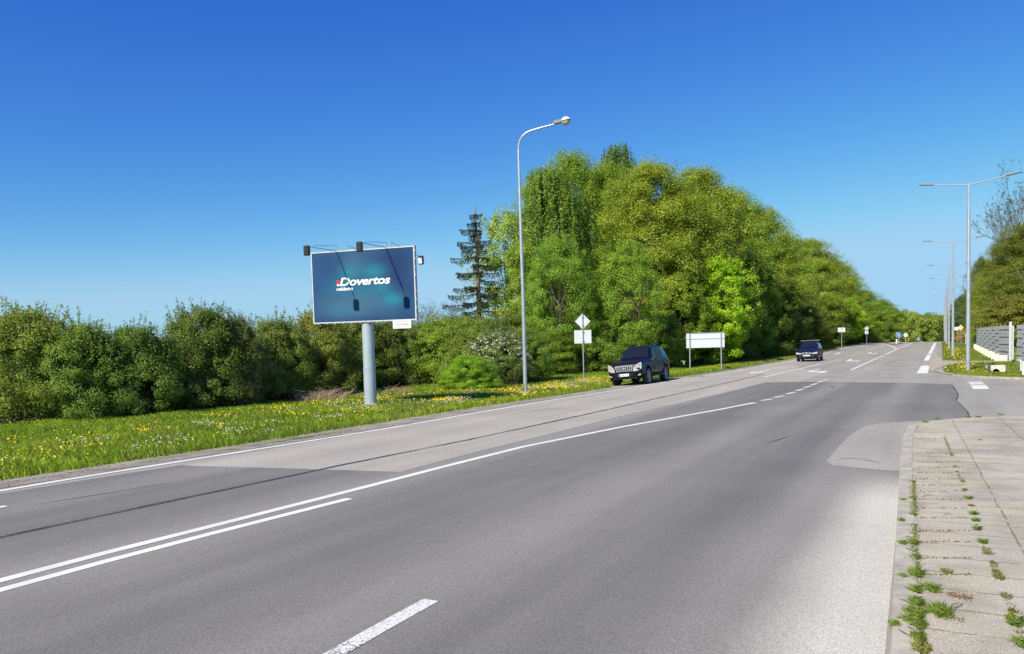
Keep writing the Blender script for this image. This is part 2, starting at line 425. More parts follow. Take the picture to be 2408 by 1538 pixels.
M_CRACK = mat('crack', (.06, .05, .04), .95)
def ribbon(name, pts, width, z, m, taper=False, kind='structure', jit=0.):
    v = []; f = []; pts = [np.array(q, float) for q in pts]
    for i, p in enumerate(pts):
        t = pts[min(i+1, len(pts)-1)]-pts[max(i-1, 0)]; t /= np.linalg.norm(t)+1e-9; n = np.array([-t[1], t[0]])
        wd = width*(1+jit*(random.random()-.5)*2)
        if taper and i in (0, len(pts)-1): wd *= .2
        for sg in (-1, 1):
            q = p+n*sg*wd/2; v.append((q[0], q[1], zs(os_(*q)[1])+z))
    for i in range(len(pts)-1): f.append((2*i+1, 2*i, 2*i+2, 2*i+3))
    o = obj(name, mesh(name, v, f), m); tag(o, kind=kind); return o
def dens(pts, step=1.5):
    out = []
    for a, b in zip(pts[:-1], pts[1:]):
        a = np.array(a); b = np.array(b); n = max(1, int(np.linalg.norm(b-a)/step))
        out += [tuple(a+(b-a)*i/n) for i in range(n)]
    return out+[tuple(pts[-1])]
ribbon('crack', [G(*q) for q in [(1966, 1083), (1978, 1080), (2000, 1079), (2025, 1081), (2050, 1086), (2068, 1090)]], .022, .012, M_CRACK, True, jit=.5)
for q in [[(1840, 900), (1900, 899.2), (2000, 901), (2100, 902.3), (2140, 902), (2238, 905)], [(2238, 905), (2247, 917), (2254, 930), (2248, 942), (2265, 957), (2276, 971), (2282, 984)], [(1800, 1044), (1830, 1035), (1862, 1026)]]:
    ribbon('crack', dens([G(*p) for p in q], .8), .03, .010, M_SEAL, True, jit=.6)
for q, wd, mm in [([(1070, 1080), (1146, 1090), (1200, 1094), (1245, 1098.7), (1300, 1105), (1355, 1111)], .02, M_GUT), ([(1165, 982), (1250, 968), (1330, 958)], .02, M_SEAL), ([(1110, 996), (1180, 987), (1240, 980)], .015, M_SEAL), ([(1470, 905), (1530, 900), (1590, 896)], .04, M_SEAL),
                  ([(1590, 901), (1640, 899), (1690, 898)], .05, M_SEAL), ([(1445, 928), (1500, 922)], .03, M_SEAL), ([(1550, 918), (1600, 921)], .02, M_SEAL), ([(1950, 907), (1962, 912)], .06, M_SEAL), ([(700, 1030), (900, 1006), (1040, 990)], .012, M_SEAL), ([(60, 1192), (260, 1160), (420, 1133)], .015, M_SEAL)]:
    ribbon('crack', dens([G(*p) for p in q], .3), wd, .0105, mm, True, jit=.8)
# ---- painted lines
CEN = [(-30, -20)]
def line(name, px, width, z=.0085, m=M_PAINT, step=2.):
    return ribbon(name, dens([G(*q) for q in px], step), width, z, m)
LE = [P(lo(s), s) for s in [-20, 0, 4, 8, 12, 16, 20, 24, 28, 32, 36, 40, 45, 50, 58, 66, 75, 85, 95, 105, 115, 125, 135, 145, 155, 165, 175, 190, 210, 240]]
ribbon('edge_line', LE, .15, .0085, M_PAINT)
cn = [G(0, 1368), G(250, 1302), G(500, 1238), G(690, 1189.5), G(878, 1141.5), G(1050, 1097), G(1231, 1051.3), G(1460, 1005), G(1693, 963.5), G(1772, 947.5)]
cdir = np.array(cn[0])-np.array(cn[1]); cdir /= np.linalg.norm(cdir)
ribbon('centre_line', dens([tuple(np.array(cn[0])+cdir*12)]+cn), .15, .0085, M_PAINT)
cn2 = [G(0, 1390.5), G(250, 1322), G(500, 1256), G(690, 1207.5), G(822, 1173.5)]
ribbon('centre_line', dens([tuple(np.array(cn2[0])+cdir*12)]+cn2), .14, .0085, M_PAINT)
def f2(x, y): return x/1.5947, y/1.5947
def z4(x, y): return f2(2800+x*.4319, 1050+y*.4319)
def zb(x, y): return f2(2760+x*.22425, 1350+y*.22425)
def zc(x, y): return f2(3100+x*.16611, 1200+y*.16611)
for a, b in [((412, 683), (605, 655)), ((637, 630), (798, 603)), ((845, 571), (988, 541)), ((1003, 517), (1125, 489)), ((1135, 466), (1248, 440)), ((1252, 422), (1352, 397)), ((1365, 378), (1460, 356)), ((1462, 337), (1552, 318))]:
    line('lane_dash', [zb(*a), zb(*b)], .15)
line('edge_line', [zb(-40, 785), zb(335, 718)], .14, .0087)
line('lane_line', [z4(905, 783), z4(1000, 740), z4(1150, 672), z4(1300, 602), z4(1380, 571), z4(1440, 546)], .16)
line('lane_line', [zb(462, 293), zb(800, 208), zb(1100, 142), zb(1410, 65)], .13)
for i, (x, y) in enumerate([(-5, 962), (115, 925), (248, 888), (368, 853), (478, 815), (578, 783), (667, 757), (742, 733), (817, 711), (890, 688), (948, 667), (1008, 650), (1062, 632), (1113, 617), (1160, 602)]):
    h = 46-i*1.9; line('lane_dash', [zc(x-h, y+h*.07), zc(x+h, y-h*.07)], .14)
line('lane_line', [zc(1195, 592), zc(1290, 572), zc(1375, 552)], .14)
line('island_line', [zc(1590, 662), zc(1560, 640), zc(1470, 600), zc(1385, 568), zc(1362, 552), zc(1385, 541), zc(1450, 533)], .22)
wl = [G(*z4(1640, 545)), G(*z4(1580, 655)), G(*z4(1561, 700))]
line('edge_line', [z4(1640, 547), z4(1610, 600), z4(1558, 702)], .34)
for y in (711, 723, 735):
    line('edge_dash', [z4(1537, y), z4(1568, y)], .42)
line('edge_line', [z4(1555, 744), z4(1522, 812)], .5)
line('lane_dash', [(774, 1548), (890, 1483), (1014, 1414.5)], .15, m=M_WORN)
a0 = np.array(G(18, 1190)); line('lane_dash', [(14, 1191), (-60, 1206)], .12)
for pl in [[(1195, 197), (1380, 150), (1415, 153), (1275, 187), (1437, 192), (1500, 185), (1530, 205), (1385, 222), (1415, 210), (1205, 203)],
           [(217, 230), (245, 208), (390, 198), (555, 162), (570, 168), (430, 196), (460, 203), (330, 218)]]:
    sheet('direction_arrow', [G(*zb(*q)) for q in pl], .0088, M_PAINT)
for pl in [[(430, 925), (540, 882), (600, 882), (530, 915), (690, 925), (700, 915), (765, 928), (640, 945), (655, 935), (440, 932)],
           [(920, 752), (985, 730), (1030, 732), (985, 752), (1100, 758), (1110, 750), (1165, 760), (1070, 772), (1080, 765), (925, 760)],
           [(150, 766), (205, 762), (290, 736), (340, 738), (300, 752), (270, 766), (200, 778)]]:
    sheet('direction_arrow', [G(*zc(*q)) for q in pl], .0088, M_PAINT)
# worn white block on the side road
def z6(x, y): return f2(2800+x*.4319, 1050+y*.4319)
sheet('stop_block', [G(*z6(*q)) for q in [(1918, 884), (2040, 884), (2072, 910), (1942, 912)]], .009, M_WORN)
sheet('stop_block', [G(*z6(*q)) for q in [(1945, 917), (2078, 914), (2108, 948), (1968, 950)]], .009, M_PAINT)
# bitumen-sealed joint
seam = [G(0, 1265), G(400, 1180), G(815, 1092), G(1100, 1035), G(1400, 970), G(1600, 925), G(1731, 895.5), G(1798, 880)]
sd = np.array(seam[0])-np.array(seam[1]); sd /= np.linalg.norm(sd)
for off in (-.028, .03):
    ribbon('joint_seal', [(p[0]+off, p[1]-off*.4) for p in dens([tuple(np.array(seam[0])+sd*10)]+seam, .35)], .045, .0065, M_SEAL, jit=.6)
# median island
isl = [G(*zc(*q)) for q in [(1520, 505), (1620, 497), (1900, 499), (1960, 503), (1790, 540), (1640, 535)]]
sheet('traffic_island', [P(-8.6, 150), P(-6.3, 138), P(-6.0, 150), P(-6.1, 190), P(-6.3, 220), P(-8.8, 220), P(-8.9, 180)], .11, M_PINK)
isd = [P(-8.6, 150), P(-6.3, 138), P(-6.0, 150), P(-6.1, 190), P(-6.3, 220), P(-8.8, 220), P(-8.9, 180)]
ribbon('island_kerb', isd+[isd[0]], .2, .115, M_KERB)

# ------------------------------------------------------------------ pavement and kerbs
kn = [P(-.22, -10), P(-.27, 3), G(2096.5, 1530), G(2102, 1380), G(2108, 1250), G(2112, 1170), G(2116, 1100), G(2121, 1045), G(2127, 1018), G(2140, 1004), G(2170, 995), G(2240, 988), G(2320, 983), G(2408, 979)]
kn += [(kn[-1][0]+8, kn[-1][1]-3.6), (kn[-1][0]+30, kn[-1][1]-16)]
PH = .035
me_pts = dens(kn, .6)
sheet('pavement', me_pts+[(45, -12), P(3, -14)], PH, M_PAVE)
inner = []
kp = [np.array(p) for p in dens(kn[:10], .5)]
for i, p in enumerate(kp):
    t = kp[min(i+1, len(kp)-1)]-kp[max(i-1, 0)]; t /= np.linalg.norm(t); inner.append(p+np.array([t[1], -t[0]])*.17)
mk = MB(); L = 0.; i0 = 0
for i in range(1, len(kp)):
    L += np.linalg.norm(kp[i]-kp[i-1])
    if L > .95 or i == len(kp)-1:
        dzz = random.uniform(-.006, .006)
        a, b, c, d = kp[i0], kp[i], inner[i], inner[i0]
        ctr = (a+b+c+d)/4; sh = .985
        a, b, c, d = [ctr+(q-ctr)*sh for q in (a, b, c, d)]
        zt = PH+.012+dzz
        mk.add([(*a, -.05), (*b, -.05), (*c, -.05), (*d, -.05), (*a, zt), (*b, zt), (*c, zt), (*d, zt)], [(4, 7, 6, 5), (0, 4, 5, 1), (1, 5, 6, 2), (2, 6, 7, 3), (3, 7, 4, 0)])
        i0 = i; L = 0.
tag(mk.build('kerb', M_KERB), kind='structure')
# kerb along the far corner
kk = dens(kf[:7], .7); mk = MB()
for a, b in zip(kk[:-1], kk[1:]):
    a = np.array(a); b = np.array(b); t = (b-a)/np.linalg.norm(b-a); n = np.array([-t[1], t[0]]); 
    q = [a-n*.02, b-n*.02, b+n*.17, a+n*.17]
    mk.add([(*p, -.2) for p in q]+[(*p, .09) for p in q], [(4, 5, 6, 7), (0, 1, 5, 4), (1, 2, 6, 5), (2, 3, 7, 6), (3, 0, 4, 7)])
tag(mk.build('kerb', M_KERB), kind='structure')
# dirt path crossing the far verge, and the broken road edge beside it
PATH = [(2196, 874), (2200, 868), (2215, 863), (2231, 859), (2256, 854.6), (2300, 852.8), (2372, 851.8), (2374, 848.5), (2300, 849), (2240, 848.8), (2214, 847.6), (2204, 838), (2200, 825), (2203, 812), (2206.7, 806), (2201.5, 806), (2197, 818), (2191, 830), (2186, 845), (2184, 862), (2190, 874)]
sheet('dirt_path', [G(*q) for q in PATH], .012, M_PATH)
# pale dust swept over the junction
print('surfaces done')

# ------------------------------------------------------------------ vegetation builders (numpy)
def leaves_mesh(name, pts, nrm, size, tint, aspect=1.0):
    n = len(pts)
    a = rng.normal(size=(n, 3)); u = np.cross(nrm, a); u /= np.linalg.norm(u, axis=1)[:, None]+1e-9
    v = np.cross(nrm, u); v /= np.linalg.norm(v, axis=1)[:, None]+1e-9
    s = size[:, None]
    c = np.empty((n, 4, 3)); c[:, 0] = pts-u*s*.5; c[:, 1] = pts+v*s*.33*aspect; c[:, 2] = pts+u*s*.5+nrm*s*.12; c[:, 3] = pts-v*s*.33*aspect
    me = bpy.data.meshes.new(name); me.vertices.add(4*n); me.vertices.foreach_set('co', c.astype(np.float32).ravel())
    me.loops.add(4*n); me.loops.foreach_set('vertex_index', np.arange(4*n, dtype=np.int32))
    me.polygons.add(n); me.polygons.foreach_set('loop_start', np.arange(0, 4*n, 4, dtype=np.int32)); me.polygons.foreach_set('loop_total', np.full(n, 4, np.int32))
    me.update(calc_edges=True)
    at_ = me.attributes.new('tint', 'FLOAT', 'POINT'); at_.data.foreach_set('value', np.repeat(tint, 4).astype(np.float32))
    me.materials.append(M_LEAF); return me
def unit(v): return v/(np.linalg.norm(v, axis=-1)[..., None]+1e-9)
def clump_leaves(cen, rad, per, lsize, ctr, flat=.75, upw=.55, out=.7, rnd=.6):
    "leaves round clump centres; normals lean outward and up"
    k = len(cen); idx = np.repeat(np.arange(k), per); n = len(idx)
    d = unit(rng.normal(size=(n, 3))); r = rng.random(n)**.45
    off = d*r[:, None]*rad[idx][:, None]; off[:, 2] *= flat
    p = cen[idx]+off
    nr = unit(d*.9+unit(p-ctr)*out+np.array([0, 0, upw])+rng.normal(size=(n, 3))*rnd)
    sz = lsize*rng.uniform(.6, 1.3, n)
    t = np.clip(.5+rng.normal(size=k)[idx]*.16+rng.normal(size=n)*.16, 0, 1)
    return p, nr, sz, t
def crown(name, seed, h0, h1, rad, prof, ncl=110, per=300, cr=.9, lsize=.24, sprigs=60, squash=1., lumps=5, void=0., hole=None, amp=.22):
    "crown from h0 to h1; prof(t) gives relative radius"
    global rng
    rng = np.random.default_rng(seed)
    t = rng.random(ncl); a = rng.random(ncl)*2*math.pi
    lobe = 1+amp*np.sin(a*lumps+seed+t*5)+amp*.55*np.sin(a*2+seed*2-t*7)
    w_ = prof(t)*rad*lobe*(.3+.7*np.sqrt(rng.random(ncl)))
    cen = np.stack([w_*np.cos(a), w_*np.sin(a)*squash, h0+(h1-h0)*t], -1)
    if void: cen = cen[rng.random(len(cen)) > void]
    if hole is not None: cen = cen[~hole(cen)]
    crr = cr*rng.uniform(.6, 1.25, len(cen))
    ctr = np.array([0, 0, h0*.6+h1*.4])
    parts = [clump_leaves(cen, crr, per, lsize, ctr)]
    if sprigs:
        t = rng.random(sprigs)**.6; a = rng.random(sprigs)*2*math.pi
        w_ = prof(t)*rad*(1+amp*np.sin(a*lumps+seed+t*5))*1.06+cr*.3
        sc_ = np.stack([w_*np.cos(a), w_*np.sin(a)*squash, h0+(h1-h0)*t+cr*.6*t], -1)
        parts.append(clump_leaves(sc_, np.full(sprigs, cr*.42), max(12, per//9), lsize, ctr, 1.3))
    p, n, s, t = [np.concatenate(q) for q in zip(*parts)]
    return leaves_mesh(name, p, n, s, t), cen
def limbs(name, cen, h_trunk, r0, k=14, seed=1, top=None):
    rr = random.Random(seed); mb = MB()
    zt = top if top else max(c[2] for c in cen)*.82
    pts = []; n = 9
    for i in range(n):
        f = i/(n-1); pts.append((math.sin(f*3+seed)*.12*f*2, math.cos(f*2.3+seed)*.12*f*2-.24*f*0, zt*f-.2))
    mb.tube(pts, [r0*(1-.8*(i/(n-1)))*(1.25 if i == 0 else 1) for i in range(n)], 8)
    for c in rr.sample(list(cen), min(k, len(cen))):
        f = min(.9, max(h_trunk/zt, (c[2]*.55)/zt)); i = int(f*(n-1)); b = Vector(pts[i]); e = Vector(c)
        mid = b.lerp(e, .5)+Vector((rr.uniform(-.4, .4), rr.uniform(-.4, .4), .35))
        q = b.lerp(mid, .5)+Vector((rr.uniform(-.1, .1),)*3)
        mb.tube([b, q, mid, e], [r0*.34, r0*.27, r0*.19, r0*.06], 5, cap=False)
    return mb
def ell(t): return np.sqrt(np.clip(1-(2*t-1)**2, 0, 1))
def tall(t): return np.clip(np.sin(np.clip(t*.93+.07, 0, 1)*math.pi)**.55, 0, 1)
def dome(t): return np.sqrt(np.clip(1-(t*.97)**2.4, 0, 1))

class Plant:
    "a proto (parts) that can be copied"
    def __init__(s, parts): s.parts = parts           # list of (name, mesh, material-or-None)
    def place(s, name, x, y, z, scale, rz, color, label, cat, group=None):
        e = empty(name, (x, y, z), rz, label, cat, group); e.scale = scale
        for nm, me, col in s.parts:
            o = bpy.data.objects.new(nm, me); COL.objects.link(o); o.parent = e
            o.color = (*(col or color), 1)
        return e
def mesh_of(mb, name, m):
    me = mesh(name, mb.v, mb.f); me.materials.append(m); me.polygons.foreach_set('use_smooth', [True]*len(me.polygons)); return me
TREES = []
for i, sd in enumerate((11, 12, 13, 14)):
    me, cen = crown('crown', sd, 1.2, 20, 4.2, tall, 300, 520, 1.25, .140, 300, lumps=3+i)
    TREES.append(Plant([('crown', me, None), ('trunk', mesh_of(limbs('trunk', cen, 3, .26, 18, sd), 'trunk', M_BARK), None)]))
WVOID = lambda c: (c[:, 1] < -.9) & (np.abs(c[:, 0]) < 1.25) & (c[:, 2] > 3.6) & (c[:, 2] < 6.7) & (rng.random(len(c)) < .8)
WILL = []
for i, sd in enumerate((21, 22)):
    me, cen = crown('crown', sd, 1.8, 9.6, 2.9, lambda t: np.clip(np.sin((t*.86+.14)*math.pi)**.5, 0, 1), 260, 330, .66, .095, 90, lumps=2, void=.06, hole=WVOID, amp=.07)
    me2 = limbs('trunk', cen, 1.4, .24, 12, sd, 6.2)
    sx_ = -1 if i == 0 else 1                         # bent limbs showing through the open front of the crown
    L_ = [[(.5, -1.2, 1.5), (.35*-sx_*-1+.3, -1.9, 3.4), (.0, -2.3, 4.7), (sx_*.55, -2.25, 5.6), (sx_*.8, -2.1, 6.6)], [(.0, -2.3, 4.7), (sx_*-.35, -2.35, 5.5), (sx_*-.55, -2.2, 6.4)], [(sx_*.55, -2.25, 5.6), (sx_*1.2, -2.3, 6.0)], [(.1, -2.2, 4.4), (sx_*-.9, -2.3, 4.6), (sx_*-1.4, -2.2, 5.2)]]
    for q in L_: me2.tube(q, [.13*(1-.75*j/(len(q)-1)) if q is L_[0] else .07*(1-.6*j/(len(q)-1)) for j in range(len(q))], 6)
    WILL.append(Plant([('crown', me, None), ('trunk', mesh_of(me2, 'trunk', M_BARK), None)]))
MAPLE = []
for i, sd in enumerate((25, 26)):
    me, cen = crown('crown', sd, 1.0, 9.6, 2.9, tall, 230, 220, .62, .15, 60, lumps=4, amp=.25)
    MAPLE.append(Plant([('crown', me, None), ('trunk', mesh_of(limbs('trunk', cen, 1.4, .16, 12, sd, 8), 'trunk', M_BARK), None)]))
LOOSE, cenL = crown('crown', 31, 2.5, 13, 3.2, ell, 150, 170, .85, .17, 120, void=.1)
LOOSE = Plant([('crown', LOOSE, None), ('trunk', mesh_of(limbs('trunk', cenL, 3, .16, 22, 3), 'trunk', M_BARK), None)])
# weeping birch
rng = np.random.default_rng(5)
def birch():
    n = 620; a = rng.random(n)*2*math.pi; t = rng.random(n)**.7
    rr = 3.2*(1+.2*np.sin(a*3+t*5)+.12*np.sin(a*5-t*9))*np.sqrt(np.clip(1-((t-.45)/.58)**2, .02, 1))*np.sqrt(rng.uniform(.25, 1, n)); z0 = 5+12*t
    ln = rng.uniform(1.2, 4.2, n); P_ = []; T = []
    for i in range(n):
        m_ = int(ln[i]*26); u = rng.random(m_)
        x = rr[i]*math.cos(a[i])*(1+.06*u)+rng.normal(size=m_)*.07; y = rr[i]*math.sin(a[i])*(1+.06*u)+rng.normal(size=m_)*.07
        P_.append(np.stack([x, y, z0[i]+.4-u*ln[i]], -1)); T.append(np.clip(.5+rng.normal()*.2+rng.normal(size=m_)*.12, 0, 1))
    p = np.concatenate(P_); t_ = np.concatenate(T)
    nr = unit(unit(p*np.array([1, 1, .0]))*1.0+rng.normal(size=p.shape)*.8+np.array([0, 0, .25]))
    me = leaves_mesh('crown', p, nr, rng.uniform(.12, .22, len(p)), t_)
    mb = limbs('trunk', [np.array([rr[i]*math.cos(a[i])*.8, rr[i]*math.sin(a[i])*.8, z0[i]]) for i in range(0, 40)], 4, .2, 26, 9, 16)
    return Plant([('crown', me, None), ('trunk', mesh_of(mb, 'trunk', M_BIRCH), None)])
M_BIRCH = mat('birch_bark', (.5, .47, .42), .8, noise=(3, .6, 4))
BIRCH = birch()
# spruce: thin, drooping, half bare
def spruce():
    global rng
    rng = np.random.default_rng(8)
    H = 14.5; mb = MB(); mb.tube([(0, 0, 0), (.05, 0, H*.5), (0, .05, H*.9), (0, 0, H)], [.2, .13, .05, .015], 7)
    Pp = []; Nn = []; Tt = []; Ss = []
    z = 2.5
    while z < H-.4:
        f = 1-(z/H); R0 = .3+2.6*f**.75
        for k in range(int(rng.integers(3, 6))):
            a = rng.random()*6.283; L_ = R0*rng.uniform(.45, 1.15); n_ = 9
            pts = []
            for i in range(n_):
                q = i/(n_-1); dr = L_*q; dz = -.38*L_*q+.30*L_*q*q
                pts.append((dr*math.cos(a), dr*math.sin(a), z+dz))
            mb.tube(pts, [.035*(1-.8*i/n_) for i in range(n_)], 4, cap=False)
            m_ = int(L_*260)
            if rng.random() < .12: continue
            u = rng.random(m_)**.8; ix = u*(n_-1); i0 = np.minimum(ix.astype(int), n_-2); fr = (ix-i0)[:, None]
            pa = np.array(pts); b = pa[i0]*(1-fr)+pa[i0+1]*fr
            hang = rng.random(m_)**1.3*(.12+.40*np.sin(np.clip(u, 0, 1)*2.6))
            side = rng.normal(size=m_)*.10*(1-u*.5)
            b = b+np.stack([-math.sin(a)*side, math.cos(a)*side, -hang], -1)
            Pp.append(b); Nn.append(unit(rng.normal(size=(m_, 3))+np.array([math.cos(a), math.sin(a), .2])*.6)); Tt.append(np.clip(rng.normal(.45, .2, m_), 0, 1)); Ss.append(rng.uniform(.07, .14, m_))
        z += rng.uniform(.35, .75)
    me = leaves_mesh('foliage', np.concatenate(Pp), np.concatenate(Nn), np.concatenate(Ss), np.concatenate(Tt), .8)
    return Plant([('foliage', me, None), ('trunk', mesh_of(mb, 'trunk', M_TWIG), None)])
SPRUCE = spruce()
# bushes
BUSH = []
def bush(seed, lumps, per=230, ls=.072, ncl=270, shoots=60):
    global rng
    me, cen = crown('foliage', seed, .35, 4.0, 1.9, dome, ncl, per, .42, ls, 60, lumps=lumps)
    rr = random.Random(seed); mb = MB(); P_ = []
    for i in range(30):
        a = rr.uniform(0, 6.28); r_ = rr.uniform(.1, 1.0); e = cen[rr.randrange(len(cen))]
        b = Vector((r_*math.cos(a), r_*math.sin(a), -.1)); mid = b.lerp(Vector(e), .5)+Vector((rr.uniform(-.25, .25), rr.uniform(-.25, .25), .1))
        mb.tube([b, b.lerp(mid, .5)+Vector((rr.uniform(-.08, .08),)*3), mid, e], [.035, .028, .02, .008], 5, cap=False)
    for i in range(14):                               # dead twigs sticking out of the foot
        a = rr.uniform(0, 6.28); b = Vector((1.1*math.cos(a), 1.1*math.sin(a), .1)); e = b+Vector((math.cos(a)*rr.uniform(.3, .9), math.sin(a)*rr.uniform(.3, .9), rr.uniform(.0, .6)))
        mb.tube([b*.6, b, b.lerp(e, .5)+Vector((0, 0, .12)), e], [.022, .018, .012, .004], 4, cap=False)
    rng = np.random.default_rng(seed+100)
    # leafy shoots standing out of the top
    pp = []; nn = []; tt = []; sz = []
    for i in range(shoots):
        a = rr.uniform(0, 6.28); t = rr.uniform(.55, 1.0); r_ = 1.9*float(dome(np.array([t]))[0])*rr.uniform(.2, 1.0); b = Vector((r_*math.cos(a), r_*math.sin(a), .55+3.45*t-.25))
        e = b+Vector((math.cos(a)*rr.uniform(.05, .45), math.sin(a)*rr.uniform(.05, .45), rr.uniform(.45, 1.2)))
        mb.tube([b, b.lerp(e, .5), e], [.012, .009, .004], 3, cap=False)
        m_ = 46; u = rng.random(m_)[:, None]
        q = np.array(b)*(1-u)+np.array(e)*u+rng.normal(size=(m_, 3))*.045
        pp.append(q); nn.append(unit(rng.normal(size=(m_, 3))+np.array([0, 0, .5]))); tt.append(rng.random(m_)*.6+.3); sz.append(rng.uniform(.06, .10, m_))
    # stray lower leaves that veil the stems
    m_ = 1500; a = rng.random(m_)*6.283; r_ = rng.uniform(.9, 1.65, m_)
    pp.append(np.stack([r_*np.cos(a), r_*np.sin(a), rng.random(m_)*.9], -1)); nn.append(unit(rng.normal(size=(m_, 3))+np.array([0, 0, .6]))); tt.append(rng.random(m_)); sz.append(rng.uniform(.05, .08, m_))
    me2 = leaves_mesh('shoots', np.concatenate(pp), np.concatenate(nn), np.concatenate(sz), np.concatenate(tt))
    # merge shoots into foliage
    import bmesh
    bm = bmesh.new(); bm.from_mesh(me); bm.from_mesh(me2); me3 = bpy.data.meshes.new('foliage'); bm.to_mesh(me3); bm.free(); me3.materials.append(M_LEAF)
    return Plant([('foliage', me3, None), ('stems', mesh_of(mb, 'stems', M_TWIG), None)])
for sd, lu in ((41, 3), (42, 4), (43, 5), (44, 2)): BUSH.append(bush(sd, lu))
# sparse twiggy tree
def twigtree(seed, H, spread, leafy=3, ls=.15):
    rr = random.Random(seed); mb = MB(); tips = []
    def br(p, d, L_, r_, lv):
        q = p+d*L_*.5+Vector((rr.uniform(-.1, .1),)*3)*L_*.2; e = p+d*L_+Vector((0, 0, .03*L_))
        mb.tube([p, q, e], [r_, r_*.8, r_*.6], 5 if lv < 2 else 3, cap=False)
        if lv >= 6: tips.append(e); return
        for k in range(3 if lv < 5 else 2):
            dd = (d+Vector((rr.uniform(-1, 1), rr.uniform(-1, 1), rr.uniform(-.35, .75)))*spread).normalized()
            br(p.lerp(e, rr.uniform(.55, 1.0)), dd, L_*rr.uniform(.6, .85), r_*.55, lv+1)
    br(Vector((0, 0, -.2)), Vector((0, 0, 1)), H*.30, H*.014, 0)
    c = np.array([tuple(t) for t in tips]); global rng; rng = np.random.default_rng(seed)
    p, n, s, t = clump_leaves(c, np.full(len(c), .22), leafy, ls, np.array([0, 0, H*.5]))
    return Plant([('crown', leaves_mesh('crown', p, n, s, t), None), ('trunk', mesh_of(mb, 'trunk', M_TWIG), None)]), float(c[:, 2].max())
TWIG, TWH = twigtree(3, 22, .8, 9, .13)
print('plants built')

OLIVE = (.185, .24, .026); YGREEN = (.160, .245, .028); GREEN = (.125, .19, .018); BRIGHT = (.18, .31, .014); DARK = (.085, .125, .016); DEEP = (.065, .10, .016)
PALE = (.22, .30, .06); BROWNG = (.15, .15, .035)
def tree_at(pl, name, px, top, dist, h, r, hr, color, label, group=None, base=None, rz=None, cat='tree'):
    "h, r: proto height and radius; hr: wanted radius in metres"
    x, y = at(px, dist); z = float(Z(x, y)); z1 = zat(px, top, dist); k = (z1-z)/h
    # shift x a touch for camera roll so the crown stands under its measured top
    d = ray(px, (top+800)/2); x = float(d[0]/d[1]*dist)
    return pl.place(name, x, y, z, (hr/r, hr/r, k), random.uniform(0, 6.28) if rz is None else rz, color, label, cat, group)
GL = 'trees of the wood left of the road'
T = lambda i, *a, **k: tree_at(TREES[i % 4], 'broadleaf_tree', *a[:3], 20.6, 4.9, *a[3:], **k)
T(0, 1345, 362, 74, 4.6, YGREEN, 'tall yellow-green broadleaf tree rising just behind the weeping birch', GL)
T(1, 1430, 385, 76, 4.0, YGREEN, 'yellow-green tree under the small dark treetop, behind the two round willows', GL)
T(2, 1535, 384, 68, 5.4, OLIVE, 'big olive-yellow broadleaf tree behind the right round willow', GL)
T(3, 1645, 400, 74, 5.2, OLIVE, 'olive-yellow tree right of the big olive tree, behind the wide blank sign', GL)
T(0, 1722, 452, 82, 4.8, YGREEN, 'yellow-green tree standing above and right of the wide blank sign', GL)
T(1, 1785, 492, 96, 5.6, OLIVE, 'olive tree at the shoulder of the wood where its top starts to fall', GL)
T(2, 1845, 556, 112, 5.6, YGREEN, 'yellow-green tree up and left of the oncoming minivan', GL)
T(3, 1908, 566, 128, 6.2, OLIVE, 'olive tree rising straight above the oncoming minivan', GL)
T(0, 1958, 612, 150, 5.6, OLIVE, 'olive-brown tree above the small square sign back', GL)
T(1, 1990, 652, 172, 5.6, GREEN, 'green tree just left above the far diamond sign back', GL)
T(2, 2032, 684, 198, 6.4, YGREEN, 'yellow-green tree directly above the far diamond sign back', GL)
T(3, 2075, 710, 228, 6.6, YGREEN, 'last big yellow-green tree before the wood meets the end of the road', GL)
T(3, 1590, 440, 92, 5.0, OLIVE, 'olive tree filling the gap behind the two olive-yellow giants', GL)
T(1, 1875, 600, 140, 6, GREEN, 'green tree in the second row behind the trees above the minivan', GL)
T(0, 1275, 402, 84, 3.6, YGREEN, 'slimmer yellow-green tree at the left end of the tall wood', GL)
tree_at(BIRCH, 'weeping_birch', 1300, 398, 62, 17.2, 3.2, 3.3, (.10, .165, .022), 'dark green weeping birch with hanging branches behind the left willow', cat='tree')
tree_at(BIRCH, 'weeping_birch', 1458, 342, 84, 17.2, 3.2, 3.0, (.075, .13, .022), 'dark birch whose small round top is the highest of the wood', cat='tree')
tree_at(LOOSE, 'loose_tree', 1190, 492, 64, 13.4, 3.4, 3.0, PALE, 'pale loose-leaved tree between the bare spruce and the tall street lamp', cat='tree')
tree_at(LOOSE, 'loose_tree', 1235, 560, 60, 13.4, 3.4, 2.2, YGREEN, 'small yellow-green tree partly behind the tall street lamp', cat='tree')
tree_at(SPRUCE, 'spruce', 1122, 480, 60, 14.5, 2.9, 3.9, (.045, .055, .03), 'thin half-bare dark spruce standing alone against the sky', cat='tree')
tree_at(WILL[0], 'willow', 1313, 556, 55, 9.9, 3.1, 2.75, (.135, .235, .025), 'round bright green willow on the left, showing dark bent limbs', 'round willows', cat='tree', rz=.0)
tree_at(WILL[1], 'willow', 1476, 566, 57, 9.9, 3.1, 2.9, (.145, .24, .025), 'round bright green willow on the right, above the dark parked off-roader', 'round willows', cat='tree', rz=.15)
GM = 'bright young trees at the edge of the wood'
tree_at(MAPLE[0], 'young_maple', 1690, 600, 66, 9.9, 3.1, 3.0, BRIGHT, 'vivid green young maple right above the wide blank sign', GM)
tree_at(MAPLE[1], 'young_maple', 1600, 640, 64, 9.9, 3.1, 2.6, GREEN, 'mid green young tree up left of the wide blank sign', GM)
